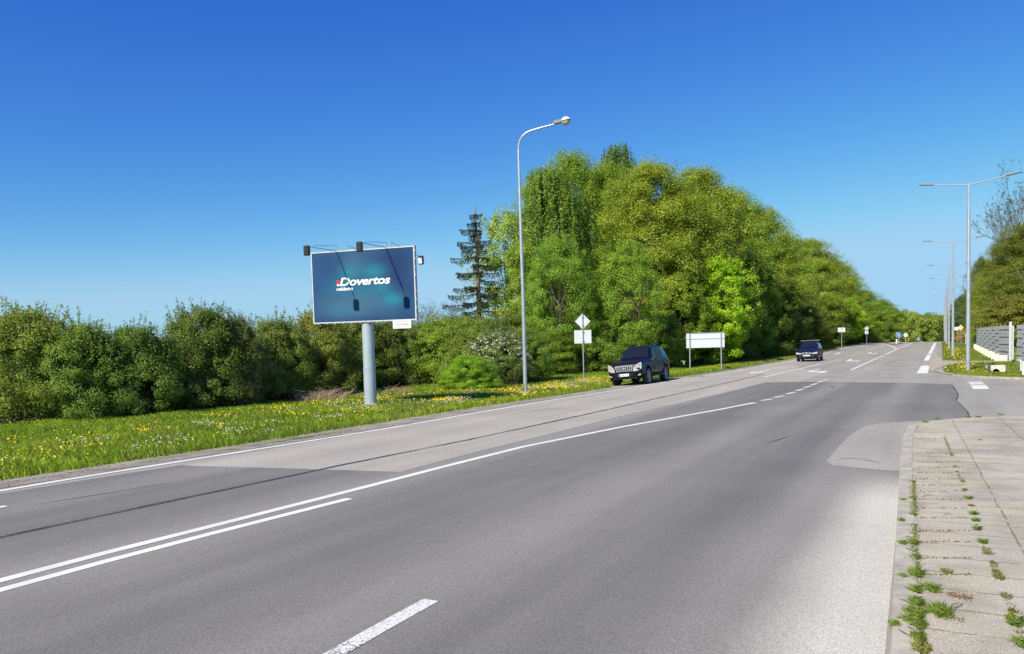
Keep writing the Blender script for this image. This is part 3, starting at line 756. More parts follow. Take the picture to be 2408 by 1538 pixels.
tree_at(MAPLE[1], 'young_maple', 1775, 600, 80, 9.9, 3.1, 3.2, (.11, .19, .018), 'green young maple between the wide blank sign and the minivan', GM)
tree_at(MAPLE[0], 'young_maple', 1840, 650, 92, 9.9, 3.1, 3.0, DARK, 'dark green young tree just left above the minivan', GM)
tree_at(MAPLE[1], 'young_maple', 1985, 700, 140, 9.9, 3.1, 4, BRIGHT, 'vivid green young tree beside the small square sign back', GM)

GH = 'bushes of the long hedge left of the road'
def bush_at(i, px, base, top, hw, color, label, name='hedge_bush', group=GH, dist=None, cat='bush'):
    if dist is None:
        x, y = G(px, base, -.15); dist = y
    x, y = at(px, dist); d = ray(px, (top+base)/2); x = float(d[0]/d[1]*dist)
    z = float(Z(x, y)); k = (zat(px, top, dist)-z)/4.45
    r_ = hw*1.12*dist/F/2.15; color = tuple(q*.98 for q in color)
    return BUSH[i % 4].place(name, x, y+r_*1.0, z, (r_*1.04, r_*1.04, k), random.uniform(0, 6.28), color, label, cat, group)
HG = (.085, .135, .022)
for a in [(0, 25, 998, 706, 125, (.15, .20, .03), 'light yellow-green bush filling the left edge of the photo'),
          (1, 165, 992, 742, 95, (.125, .2, .03), 'green bush right beside the light bush at the left edge'),
          (2, 290, 982, 752, 100, (.09, .155, .025), 'dark green bush left of the tall domed bush'),
          (3, 450, 966, 706, 105, HG, 'tall domed dark green bush with leafy shoots on top'),
          (0, 548, 958, 730, 62, (.11, .13, .035), 'brownish green bush at the right flank of the tall domed bush'),
          (1, 640, 945, 735, 85, (.12, .165, .03), 'olive green bush in the dip left of the billboard'),
          (2, 740, 935, 716, 85, (.15, .18, .03), 'yellow-olive bush just left of the billboard'),
          (3, 715, 925, 815, 60, (.14, .26, .02), 'low vivid green bush in front of the olive ones, left of the billboard post'),
          (0, 820, 918, 722, 80, (.125, .165, .03), 'olive bush behind the lower left of the billboard'),
          (1, 915, 912, 740, 80, (.095, .14, .028), 'dark bush behind the billboard post'),
          (2, 765, 930, 845, 55, (.13, .2, .025), 'low green bush over the dry grass left of the billboard post'),
          (3, 985, 905, 750, 70, (.12, .165, .028), 'olive bush under the right corner of the billboard'),
          (0, 1040, 908, 738, 75, (.15, .23, .025), 'fresh green bush right of the billboard plate'),
          (1, 1110, 908, 735, 75, (.14, .2, .03), 'olive green bush behind the white-flowering one'),
          (2, 1105, 920, 830, 60, (.15, .28, .018), 'low vivid green bush below the white-flowering one'),
          (0, 1168, 910, 768, 78, (.12, .17, .045), 'bush covered in white blossom left of the tall street lamp'),
          (3, 1240, 900, 765, 62, (.11, .19, .024), 'green bush just behind the foot of the tall street lamp')]:
    bush_at(*a)
GB = 'bushes of the second row behind the hedge'
for i, (px, dist, top, hw, lb) in enumerate([(-30, 29, 765, 150, 'behind the light bush at the left edge'), (120, 30, 785, 150, 'behind the green bush near the left edge'), (240, 32, 800, 140, 'behind the dark green bush'), (370, 33, 795, 130, 'left behind the tall domed bush'),
        (500, 35, 800, 130, 'right behind the tall domed bush'), (600, 37, 795, 120, 'behind the dip left of the billboard'), (690, 39, 790, 110, 'behind the yellow-olive bush'), (790, 41, 770, 110, 'behind the lower left corner of the billboard'), (880, 44, 775, 105, 'straight behind the billboard post'),
        (960, 47, 770, 100, 'behind the billboard plate'), (1050, 50, 745, 95, 'behind the fresh green bush'), (1130, 52, 740, 90, 'behind the white-flowering bush'), (1200, 54, 735, 85, 'left behind the tall street lamp'), (1275, 57, 745, 85, 'right behind the tall street lamp')]):
    bush_at(i+1, px, 900, top, hw, (.085, .13, .022) if i % 2 else (.10, .145, .024), 'dense green bush of the back row '+lb, group=GB, dist=dist)
hw_ = [o for o in bpy.data.objects if o.get('label', '').startswith('bush covered in white blossom')][0]
rng = np.random.default_rng(3); n_ = 230; a = rng.random(n_)*6.283; tz = rng.uniform(.3, 1, n_); rr_ = 1.9*dome(tz)*rng.uniform(.8, 1.12, n_)
pc = np.stack([rr_*np.cos(a), rr_*np.sin(a), 1.1+2.95*tz], -1); p_, q_, s_, t_ = clump_leaves(pc, rng.uniform(.06, .2, n_), 14, .05, np.array([0, 0, 1.5]))
M_BLOS = mat('white_blossom', (.80, .77, .74), .8)
bl_me = leaves_mesh('blossom', p_, q_, s_, t_, 1.4); bl_me.materials.clear(); obj('blossom', bl_me, M_BLOS, hw_)
GU = 'undergrowth along the foot of the wood'
k_ = 0
for px, top, dist, hw, c in [(1285, 770, 52, 75, GREEN), (1345, 760, 56, 80, GREEN), (1410, 745, 55, 85, (.115, .19, .025)), (1490, 740, 58, 85, GREEN), (1555, 735, 60, 80, (.12, .19, .022)),
                             (1625, 720, 66, 85, GREEN), (1700, 715, 72, 85, DARK), (1770, 720, 80, 80, DARK), (1840, 715, 92, 70, DEEP), (1895, 700, 106, 65, DARK),
                             (1940, 715, 124, 60, DARK), (1978, 730, 142, 50, DEEP), (2010, 735, 160, 50, DARK), (2045, 745, 182, 50, GREEN), (2075, 752, 204, 45, DARK)]:
    wh = ['behind the flowers right of the street lamp', 'left behind the diamond sign back', 'right behind the diamond sign back', 'behind the roof of the off-roader', 'between the off-roader and the wide blank sign',
          'behind the left post of the wide blank sign', 'behind the right post of the wide blank sign', 'halfway between the wide blank sign and the minivan', 'left behind the minivan', 'right behind the minivan',
          'left of the small square sign back', 'right behind the small square sign back', 'left of the far diamond sign back', 'right behind the far diamond sign back', 'left of the two far cars'][k_]
    bush_at(k_, px, 900, top, hw, c, 'leafy undergrowth bush '+wh, 'undergrowth_bush', GU, dist); k_ += 1
# thin greyish tree behind the hedge, two low ones at the horizon
tree_at(TWIG, 'thin_tree', 1020, 690, 62, TWH, 9, 4.0, (.12, .15, .05), 'thin greyish half-leafed tree behind the right corner of the billboard', cat='tree')
tree_at(TWIG, 'thin_tree', 1075, 706, 66, TWH, 9, 4.0, (.13, .15, .05), 'thin greyish half-leafed tree left of the foot of the spruce', cat='tree')
# right-hand trees
tree_at(TWIG, 'bare_tree', 2370, 455, 118, TWH, 9, 5.5, (.06, .08, .035), 'shorter nearly bare tree whose twigs reach left above the right trees', cat='tree', rz=2.6)
GR_ = 'trees behind the noise barrier'
tree_at(TWIG, 'bare_tree', 2412, 372, 112, TWH, 9, 8.0, (.06, .08, .035), 'tall nearly bare tree with fine twigs above the right trees', cat='tree', rz=1.0)
for i, (px, top, dist, r_, c, lb) in enumerate([(2425, 520, 100, 5.5, (.125, .155, .022), 'dense olive tree at the right edge behind the noise barrier'),
        (2375, 560, 118, 4.8, (.14, .17, .024), 'dense olive tree behind the tall barrier post'),
        (2350, 620, 132, 4.2, OLIVE, 'olive tree behind the middle of the noise barrier'),
        (2322, 650, 150, 4.2, (.13, .15, .022), 'dark olive tree behind the far half of the noise barrier'),
        (2308, 610, 172, 3.6, (.09, .125, .03), 'darker tree at the left end of the right-hand trees'),
        (2276, 690, 215, 4.2, (.08, .13, .04), 'blue-green tree seen between the lamp posts'),
        (2258, 700, 235, 3.6, (.08, .12, .04), 'small round blue-green tree left of the second double lamp')]):
    tree_at(TREES[i % 4], 'broadleaf_tree', px, top, dist, 20.6, 4.9, r_, c, lb, GR_)
for i, (px, top, dist, hw, c, lb) in enumerate([(2420, 690, 92, 90, (.15, .165, .025), 'undergrowth behind the barrier at the right edge'), (2366, 700, 106, 58, YGREEN, 'yellow-green undergrowth behind the barrier beside the tall post'),
        (2320, 715, 140, 32, DARK, 'dark undergrowth behind the far end of the barrier'), (2290, 745, 175, 22, DARK, 'dark undergrowth behind the red sign'), (2266, 772, 160, 14, (.30, .22, .03), 'small yellow-brown bush between the yellow diamond sign and the red sign'), (2250, 765, 200, 30, DEEP, 'dark undergrowth behind the blank white board')]):
    bush_at(i, px, 900, top, hw, c, lb, 'undergrowth_bush', 'bushes behind the noise barrier', dist)
# far wood closing the end of the road: one mass
rng = np.random.default_rng(77)
pp = []; nn = []; sz = []; tt = []
for px, top, dist in [(2075+i*9+random.uniform(-3, 3), 724+i*.9+random.uniform(-4, 4), random.uniform(270, 330)) for i in range(24)]+[(2040+i*22, 730+i*3, 345) for i in range(10)]:
    x, y = at(px, dist); z = float(Z(x, y)); z1 = zat(px, top, dist); n_ = 50
    t = rng.random(n_); a = rng.random(n_)*6.28; w_ = 6*np.sqrt(np.clip(1-(t-.3)**2*1.6, .05, 1))*np.sqrt(rng.random(n_))
    cen = np.stack([x+w_*np.cos(a), y+w_*np.sin(a), z+(z1-z-1)*t], -1)
    q = clump_leaves(cen, rng.uniform(.9, 1.8, n_), 70, .6, np.array([x, y, z+5]))
    tc = rng.uniform(-.25, .25)
    pp.append(q[0]); nn.append(q[1]); sz.append(q[2]); tt.append(np.clip(q[3]+tc, 0, 1))
fo = obj('woodland', leaves_mesh('woodland', np.concatenate(pp), np.concatenate(nn), np.concatenate(sz), np.concatenate(tt)))
fo.color = (.155, .20, .03, 1); tag(fo, 'far green wood closing off the end of the road', 'woodland', kind='stuff')

# ------------------------------------------------------------------ grass, dandelions, dry grass, weeds
def blades(name, base, h, lean, width, tint, color):
    n = len(base); a = rng.random(n)*6.283; d = np.stack([np.cos(a), np.sin(a), np.zeros(n)], -1); w_ = np.stack([-np.sin(a), np.cos(a), np.zeros(n)], -1)
    c = np.empty((n, 4, 3)); hh = h[:, None]
    tip = base+d*(lean*h)[:, None]+np.array([0, 0, 1])*hh
    mid = base+d*(lean*h*.35)[:, None]+np.array([0, 0, 1])*hh*.6
    c[:, 0] = base-w_*width[:, None]/2; c[:, 1] = base+w_*width[:, None]/2; c[:, 2] = tip; c[:, 3] = mid-w_*width[:, None]*.45
    me = bpy.data.meshes.new(name); me.vertices.add(4*n); me.vertices.foreach_set('co', c.astype(np.float32).ravel())
    me.loops.add(4*n); me.loops.foreach_set('vertex_index', np.arange(4*n, dtype=np.int32))
    me.polygons.add(n); me.polygons.foreach_set('loop_start', np.arange(0, 4*n, 4, dtype=np.int32)); me.polygons.foreach_set('loop_total', np.full(n, 4, np.int32))
    me.update(calc_edges=True); at_ = me.attributes.new('tint', 'FLOAT', 'POINT'); at_.data.foreach_set('value', np.repeat(tint, 4).astype(np.float32))
    me.materials.append(M_LEAF); o = obj(name, me); o.color = (*color, 1); return o
rng = np.random.default_rng(99)
_v1 = rng.random((64, 64))
def vn(x, y, sc):
    "value noise"
    x = x*sc; y = y*sc; i = np.floor(x).astype(int); j = np.floor(y).astype(int); u = x-i; v = y-j; u = u*u*(3-2*u); v = v*v*(3-2*v)
    g = lambda a, b: _v1[a % 64, b % 64]
    return (g(i, j)*(1-u)+g(i+1, j)*u)*(1-v)+(g(i, j+1)*(1-u)+g(i+1, j+1)*u)*v
def vpts(n, o0, o1, s0, s1, edge=True, pw=1.):
    s = s0+(s1-s0)*rng.random(n)**pw; o = rng.uniform(o0, o1, n)
    if edge:
        le = np.interp(s, [q[1] for q in LO], [q[0] for q in LO])
        gw = gwid(s)
        k = o < le-gw+.04+rng.normal(size=n)*.10; o = o[k]; s = s[k]
    x = o*RX[0]+s*DX[0]; y = o*RX[1]+s*DX[1]
    return x, y, Z(x, y)-.03, o, s
x, y, z, o_, s_ = vpts(330000, -27, -13.2, 1, 62, pw=1.25)
tn = vn(x, y, .35)*.5+vn(x, y, 1.6)*.5
hh = rng.uniform(.07, .17, len(x))*(.75+.9*vn(x, y, .9))
gr = blades('grass', np.stack([x, y, z], -1), hh, rng.uniform(.1, .9, len(x)), rng.uniform(.010, .024, len(x)), np.clip(tn*.8+rng.normal(size=len(x))*.14+.05, 0, 1), (.150, .225, .018))
tag(gr, 'green grass with longer tufts on the verge left of the road', 'grass', kind='stuff')
x, y, z, o_, s_ = vpts(17000, -22, -14, 3, 46)
k_ = (vn(x+9., y, .8)*.6+vn(x, y+5., 1.7)*.4) > .52; x, y, z = x[k_], y[k_], z[k_]
gr = blades('dry_stalks', np.stack([x, y, z], -1), rng.uniform(.10, .26, len(x)), rng.uniform(.05, .6, len(x)), rng.uniform(.006, .014, len(x)), rng.random(len(x)), (.19, .165, .05))
tag(gr, 'brownish flower stalks standing among the verge grass', 'grass', kind='stuff')
x, y, z, o_, s_ = vpts(60000, -19, -13, 60, 190)
gr = blades('grass', np.stack([x, y, z], -1), rng.uniform(.08, .2, len(x)), rng.uniform(.1, .8, len(x)), rng.uniform(.03, .07, len(x)), rng.random(len(x)), (.15, .19, .024))
tag(gr, 'thin strip of grass between the far road edge and the wood', 'grass', kind='stuff')
# far right verge
def rverge(n, o0, o1, s0, s1):
    s = s0+(s1-s0)*rng.random(n)**1.6; o = rng.uniform(o0, o1, n); x = o*RX[0]+s*DX[0]; y = o*RX[1]+s*DX[1]; return x, y, o, s
x, y, o_, s_ = rverge(130000, .2, 7, 38.6, 120)
kx = np.array([q[0] for q in kf]); ky = np.array([q[1] for q in kf])
# keep off the road side of the kerb and off the path
from mathutils.geometry import intersect_point_line
pathp = np.array([G(*q) for q in PATH])
def inside(x, y, poly):
    c = np.zeros(len(x), bool); j = len(poly)-1
    for i in range(len(poly)):
        xi, yi = poly[i]; xj, yj = poly[j]
        m_ = ((yi > y) != (yj > y)) & (x < (xj-xi)*(y-yi)/(yj-yi+1e-12)+xi); c ^= m_; j = i
    return c
sr = np.array([P(.1, 12), *kf, (60, -8), P(12, 10)])
kp_ = ~inside(x, y, pathp) & ~inside(x, y, sr) & (y > 30)
# a hand's width off the kerb
for dx, dy in ((.22, 0), (-.22, 0), (0, -.28)): kp_ &= ~inside(x+dx, y+dy, sr)
x, y, o_, s_ = x[kp_], y[kp_], o_[kp_], s_[kp_]
gr = blades('grass', np.stack([x, y, Z(x, y)-.03], -1), rng.uniform(.05, .13, len(x)), rng.uniform(.1, .8, len(x)), rng.uniform(.02, .045, len(x)), np.clip(vn(x, y, .5)*.7+rng.random(len(x))*.3, 0, 1), (.14, .175, .024))
tag(gr, 'short grass with a ditch on the verge beyond the side road', 'grass', kind='stuff')
M_DAND = mat('dandelion_yellow', (.80, .55, .01), .7); M_CLOCK = mat('dandelion_clock', (.62, .60, .55), .9); M_STEM = mat('stem', (.13, .2, .05), .8)
def heads(name, x, y, z, hz, r_, m, ball=False):
    n = len(x); k = 6
    a = np.arange(k)*2*math.pi/k
    if not ball:
        c = np.empty((n, k+1, 3)); nr = unit(rng.normal(size=(n, 3))*.35+np.array([-.25, -.3, 1])); u = unit(np.cross(nr, rng.normal(size=(n, 3)))); v = np.cross(nr, u)
        ctr = np.stack([x, y, z+hz], -1)
        for j in range(k): c[:, j] = ctr+(u*math.cos(a[j])+v*math.sin(a[j]))*r_[:, None]
        c[:, k] = ctr-nr*r_[:, None]*.45
        fl = []; base = np.arange(n)[:, None]*(k+1)
        top = base+np.arange(k)[None, :]
        V = c.reshape(-1, 3); Fc = [tuple(q) for q in top.tolist()]
        for j in range(k): Fc += [tuple(q) for q in np.concatenate([base+(j+1) % k, base+j, base+k], 1).tolist()]
    else:
        oc_ = np.array([(1, 0, 0), (-1, 0, 0), (0, 1, 0), (0, -1, 0), (0, 0, 1), (0, 0, -1), (.6, .6, .6), (-.6, .6, .6), (.6, -.6, .6), (-.6, -.6, .6)])
        ctr = np.stack([x, y, z+hz], -1); dirs = oc_[:6]
        V = (ctr[:, None, :]+dirs[None]*r_[:, None, None]).reshape(-1, 3); Fc = []
        base = np.arange(n)*6
        for t in [(0, 2, 4), (2, 1, 4), (1, 3, 4), (3, 0, 4), (2, 0, 5), (1, 2, 5), (3, 1, 5), (0, 3, 5)]:
            Fc += [tuple(q) for q in np.stack([base+t[0], base+t[1], base+t[2]], 1).tolist()]
    me = mesh(name, V, Fc); o = obj(name, me, m); return o
def dand(n, o0, o1, s0, s1, thr, sc=.35, ofs=0.):
    x, y, z, o_, s_ = vpts(n, o0, o1, s0, s1)
    k = (vn(x+ofs, y, sc)*.6+vn(x+ofs, y, 1.3)*.4) > thr
    return x[k], y[k], z[k]
X = [dand(9000, -22.5, -15.6, 4, 34, .62, .8), dand(600, -22.5, -15.2, 4, 34, .3, .8), dand(2700, -18.0, -14.6, 24, 44, .52, .8), dand(700, -16.0, -14.4, 42, 110, .55), dand(500, -19, -16, 30, 44, .3)]
x, y, z = [np.concatenate(q) for q in zip(*X)]
dn = heads('dandelions', x, y, z, rng.uniform(.13, .24, len(x)), rng.uniform(.014, .026, len(x)), M_DAND); tag(dn, 'yellow dandelion flowers scattered over the left verge', 'flowers', kind='stuff')
x, y, z = dand(2400, -20.5, -15.2, 4, 30, .60, .8, ofs=7.)
x2, y2, z2 = dand(500, -17.5, -14.8, 28, 46, .5, ofs=3.); x, y, z = np.concatenate([x, x2]), np.concatenate([y, y2]), np.concatenate([z, z2])
dc = heads('dandelion_clocks', x, y, z, rng.uniform(.17, .28, len(x)), rng.uniform(.013, .023, len(x)), M_CLOCK, True); tag(dc, 'white dandelion seed heads over the left verge', 'flowers', kind='stuff')
# loose stones of the shoulder
n_ = 3800; s_ = 3+30*rng.random(n_)**1.4; le = np.interp(s_, [q[1] for q in LO], [q[0] for q in LO]); o_ = le-.25-(gwid(s_)-.15)*rng.random(n_)**.8
x = o_*RX[0]+s_*DX[0]; y = o_*RX[1]+s_*DX[1]
pb = heads('pebbles', x, y, Z(x, y)+.008, np.zeros(n_), rng.uniform(.005, .018, n_)*rng.uniform(.6, 1.3, n_), mat('pebble', (.30, .27, .23), .9, noise=(2, .5, 2)), True); tag(pb, 'loose stones scattered on the gravel shoulder', 'stones', kind='stuff')
# yellow flowers round the double lamps
rs = [np.array(P(1.2+random.gauss(0, .45), random.choice((48, 52, 70, 78, 85, 95, 105))+random.gauss(0, 4))) for _ in range(300)]
rs = np.array([q for q in rs if os_(*q)[1] > 44.5]); kk_ = ~inside(rs[:, 0], rs[:, 1], pathp) & ~inside(rs[:, 0], rs[:, 1], sr); rs = rs[kk_]
dn = heads('dandelions', rs[:, 0], rs[:, 1], Z(rs[:, 0], rs[:, 1]), rng.uniform(.1, .22, len(rs)), rng.uniform(.02, .038, len(rs)), M_DAND); tag(dn, 'yellow flowers round the feet of the double lamp posts', 'flowers', kind='stuff')
# straw-coloured dead grass
M_STRAW = mat('straw', (.36, .27, .17), .9, noise=(6, .3, 2))
def dry(px, base, wpx, h, n, label):
    x0, y0 = G(px, base, -.15); hw = wpx*y0/F/2
    mb = MB(); 
    for i in range(n):
        a = random.uniform(-1, 1); bx = a*hw; by = random.uniform(-.7, .7); hh = h*random.uniform(.25, 1.05)*(1-.35*abs(a))*(.6+.4*math.sin(a*5+px)**2); ln = random.gauss(.1, .7); l2 = random.gauss(0, .4)
        pts = [(bx, by, 0), (bx+ln*hh*.35, by+l2*hh*.3, hh*.6), (bx+ln*hh*1.0, by+l2*hh, hh*random.uniform(.7, 1.))]
        mb.tube(pts, [.009, .007, .003], 3, cap=False)
    o = mb.build('dry_grass_clump', M_STRAW, loc=(x0, y0, float(Z(x0, y0))-.03)); tag(o, label, 'dry grass', 'clumps of dead grass by the billboard')
dry(757, 944, 110, .95, 420, 'large clump of tan dead grass left of the billboard post')
dry(930, 925, 84, .6, 260, 'clump of tan dead grass right of the billboard post')
dry(850, 935, 60, .45, 120, 'thin low dead grass right behind the billboard post')
# weeds in the pavement joints
def zz(x, y): return f2(3000+x*.6195, 1500+y*.6195)
rng = np.random.default_rng(5)
W1 = [((680, 500), .07, 170), ((685, 600), .10, 200), ((690, 700), .06, 160), ((690, 870), .12, 340), ((700, 960), .08, 180), ((705, 1060), .13, 380), ((702, 1160), .09, 240), ((705, 1230), .14, 480), ((700, 1290), .20, 650),
      ((715, 1370), .14, 430), ((715, 1440), .12, 330), ((730, 1510), .16, 300), ((625, 610), .08, 140), ((615, 735), .09, 180), ((620, 872), .09, 210), ((618, 1075), .08, 160), ((580, 1365), .08, 190), ((640, 1340), .09, 220), ((800, 1150), .14, 160), ((850, 1290), .22, 340), ((885, 1045), .12, 110)]
GWD = 'green weeds in the pavement joints'
names = ['by the kerb halfway up', 'by the kerb above the long gap', 'small, at the kerb joint halfway up', 'bushy, level with the leafy plantain', 'thin, below the bushy one', 'bushy, left of the long stalks', 'thin, below the long stalks', 'dense, at the foot of the bottom group', 'the widest and greenest of them', 'second from the bottom edge by the kerb', 'last full one above the bottom edge', 'yellowish, at the bottom edge', 'on the kerb, farthest up', 'on the kerb, second from the top', 'on the kerb, level with the leafy plantain', 'on the kerb, beside the thin gap', 'on the kerb edge near the bottom', 'between kerb edge and widest weed', 'long stalks spreading right of the kerb', 'long low stalks right of the widest weed', 'small upright one right of the kerb row']
def weed(px, py, r_, n, label, name='weed_clump', flat=.9, color=(.11, .17, .026), hmul=1., w_=.012, group=GWD):
    x0, y0 = G(px, py, PH); ang = rng.random(n)*6.283; rr = r_*np.sqrt(rng.random(n))
    # stretched along the joint
    jd = np.array([.40, .916]); jx = np.array([.916, -.40])
    u = rr*np.cos(ang)*.62; v = rr*np.sin(ang)*1.35
    b = np.stack([u*jx[0]+v*jd[0], u*jx[1]+v*jd[1], np.zeros(n)], -1)
    o = blades(name, b, rng.uniform(.008, .034, n)*hmul, rng.uniform(.3, 2.0, n), rng.uniform(.5, 1.1, n)*w_*.34, np.clip(rng.normal(.5, .25, n), 0, 1), color)
    o.location = (x0, y0, PH); tag(o, label, 'weed', group); return o
for ((a, b), r_, n), nm in zip(W1, names):
    long = 'stalk' in nm
    weed(*zz(a, b), r_*.54, n, 'green grassy weed '+nm, hmul=1.5 if long else 1., color=(.11, .165, .024) if not 'yellowish' in nm else (.15, .165, .035))
W2 = [((890, 265), .05, 90, 0), ((918, 335), .06, 130, 0), ((938, 402), .05, 90, 0), ((950, 436), .05, 90, 0), ((985, 495), .07, 190, 0), ((998, 545), .08, 220, 0), ((1022, 598), .07, 160, 1), ((1035, 640), .07, 170, 0), ((1052, 692), .07, 150, 1), ((1065, 734), .06, 120, 1), ((1070, 785), .07, 130, 1), ((1110, 865), .08, 150, 1),
      ((1133, 930), .06, 120, 0), ((1165, 985), .06, 130, 0), ((1190, 1045), .09, 240, 0), ((1205, 1075), .10, 260, 0), ((1250, 1190), .10, 200, 0), ((1285, 1280), .07, 140, 0), ((1300, 1345), .13, 260, 1), ((1345, 1480), .10, 150, 1), ((1090, 243), .08, 130, 0)]
TW = ['smallest one at the far end', 'second after the far end', 'flat one just past the second', 'flat one touching the long row', 'top of the long row', 'longest of the upper row', 'where the upper row turns green', 'between the two leafy ones', 'leafiest of the middle', 'just above the gap in the middle', 'just below the gap in the middle',
      'broad plantain-like one standing alone', 'thin one below the broad alone one', 'narrow one above the big pair', 'upper of the big pair', 'lower of the big pair', 'alone below the big pair', 'pale one above the large lower one', 'large lower one near the right edge', 'at the right edge by the bottom', 'off to the right near the far end']
for i, ((a, b), r_, n, g) in enumerate(W2):
    o = weed(*zz(a, b), r_*.66, n, ('leafy green weed' if g else 'mossy yellow-green tuft')+' in the long right joint, '+TW[i], 'weed_tuft', color=(.11, .17, .03) if g else (.14, .14, .035), hmul=1.15 if g else .55, w_=.03 if g else .012, group='tufts in the long right-hand joint')
for i, (px, py) in enumerate([(2175, 990), (2205, 982), (2275, 979), (2300, 978), (2352, 973)]):
    weed(px, py+3, .10, 110, 'small weed on the far kerb of the pavement, '+['leftmost of the five', 'second of the left pair', 'left one of the close middle pair', 'right one of the close middle pair', 'rightmost of the five'][i], 'weed_tuft', group='weeds along the far kerb of the pavement', hmul=1.3)
jg = []
for line_, n_, wj in (([(678, 480), (684, 560), (690, 700), (690, 870), (700, 1000), (704, 1160), (706, 1290), (716, 1400), (722, 1538)], 2600, .022), ([(868, 215), (893, 270), (918, 340), (950, 436), (985, 500), (1022, 600), (1052, 700), (1075, 790)], 700, .012), ([(1120, 900), (1150, 960), (1190, 1045), (1215, 1085)], 420, .02), ([(1250, 1180), (1285, 1290), (1345, 1480)], 200, .02)):
    w_pts = [np.array(G(*zz(*q), PH)) for q in line_]; cum = np.cumsum([0]+[np.linalg.norm(b-a) for a, b in zip(w_pts[:-1], w_pts[1:])])
    for _ in range(n_):
        u = random.random()**1.1; u = u if n_ > 2000 else random.random()
        if vn(np.array([u*13.]), np.array([n_*.1]), 1.)[0] < .35: continue
        s_ = u*cum[-1] if n_ < 2000 else (1-u)*cum[-1]; k_ = min(len(w_pts)-2, int(np.searchsorted(cum, s_, 'right')-1)); f_ = (s_-cum[k_])/(cum[k_+1]-cum[k_]); q = w_pts[k_]*(1-f_)+w_pts[k_+1]*f_
        jg.append((q[0]+random.gauss(0, wj), q[1]+random.gauss(0, wj), PH))
jo = blades('joint_grass', np.array(jg), rng.uniform(.006, .03, len(jg)), rng.uniform(.3, 1.6, len(jg)), rng.uniform(.004, .009, len(jg)), rng.random(len(jg)), (.12, .15, .03)); tag(jo, 'thin strips of short grass in the long paving joints', 'grass', kind='stuff')
mossx = []; 
for yy in (235, 325, 377, 409, 442, 480, 517, 555, 602, 657, 715, 795, 862, 960, 1060):
    for _ in range(90):
        a = random.random(); xx = 695+a*(235+yy*.13); 
        if random.random() < .75: q = G(*zz(xx, yy+random.gauss(0, 2.5)), PH); mossx.append((q[0], q[1], PH))
for a, b in [((640, 1240), (1000, 1340)), ((690, 1390), (800, 1520)), ((900, 1180), (1050, 1212))]:
    for _ in range(110):
        t = random.random(); q = G(*zz(a[0]+(b[0]-a[0])*t, a[1]+(b[1]-a[1])*t+random.gauss(0, 9)), PH); mossx.append((q[0], q[1], PH))
mo = blades('moss', np.array(mossx), rng.uniform(.004, .018, len(mossx)), rng.uniform(.5, 2, len(mossx)), rng.uniform(.006, .018, len(mossx)), rng.random(len(mossx)), (.15, .105, .045)); tag(mo, 'brownish moss and dead grass in the paving joints', 'moss', kind='stuff')
mb = MB()
for (a, b, c, d) in [(905, 1290, 965, 1235), (935, 1265, 985, 1240), (640, 835, 700, 850), (640, 900, 720, 935), (600, 1215, 680, 1250), (595, 1400, 680, 1440), (650, 1380, 720, 1420), (735, 590, 800, 583), (870, 700, 920, 700), (840, 1240, 905, 1290)]:
    p = G(*zz(a, b), PH); q = G(*zz(c, d), PH); m_ = ((p[0]+q[0])/2+random.uniform(-.02, .02), (p[1]+q[1])/2+random.uniform(-.02, .02))
    mb.tube([(*p, PH+.008), (*m_, PH+.02), (*q, PH+.008)], [.004, .0035, .002], 4)
tag(mb.build('dead_twigs', M_TWIG), 'thin dead twigs lying on the pavement by the kerb', 'twigs', kind='stuff')
print('ground cover built')

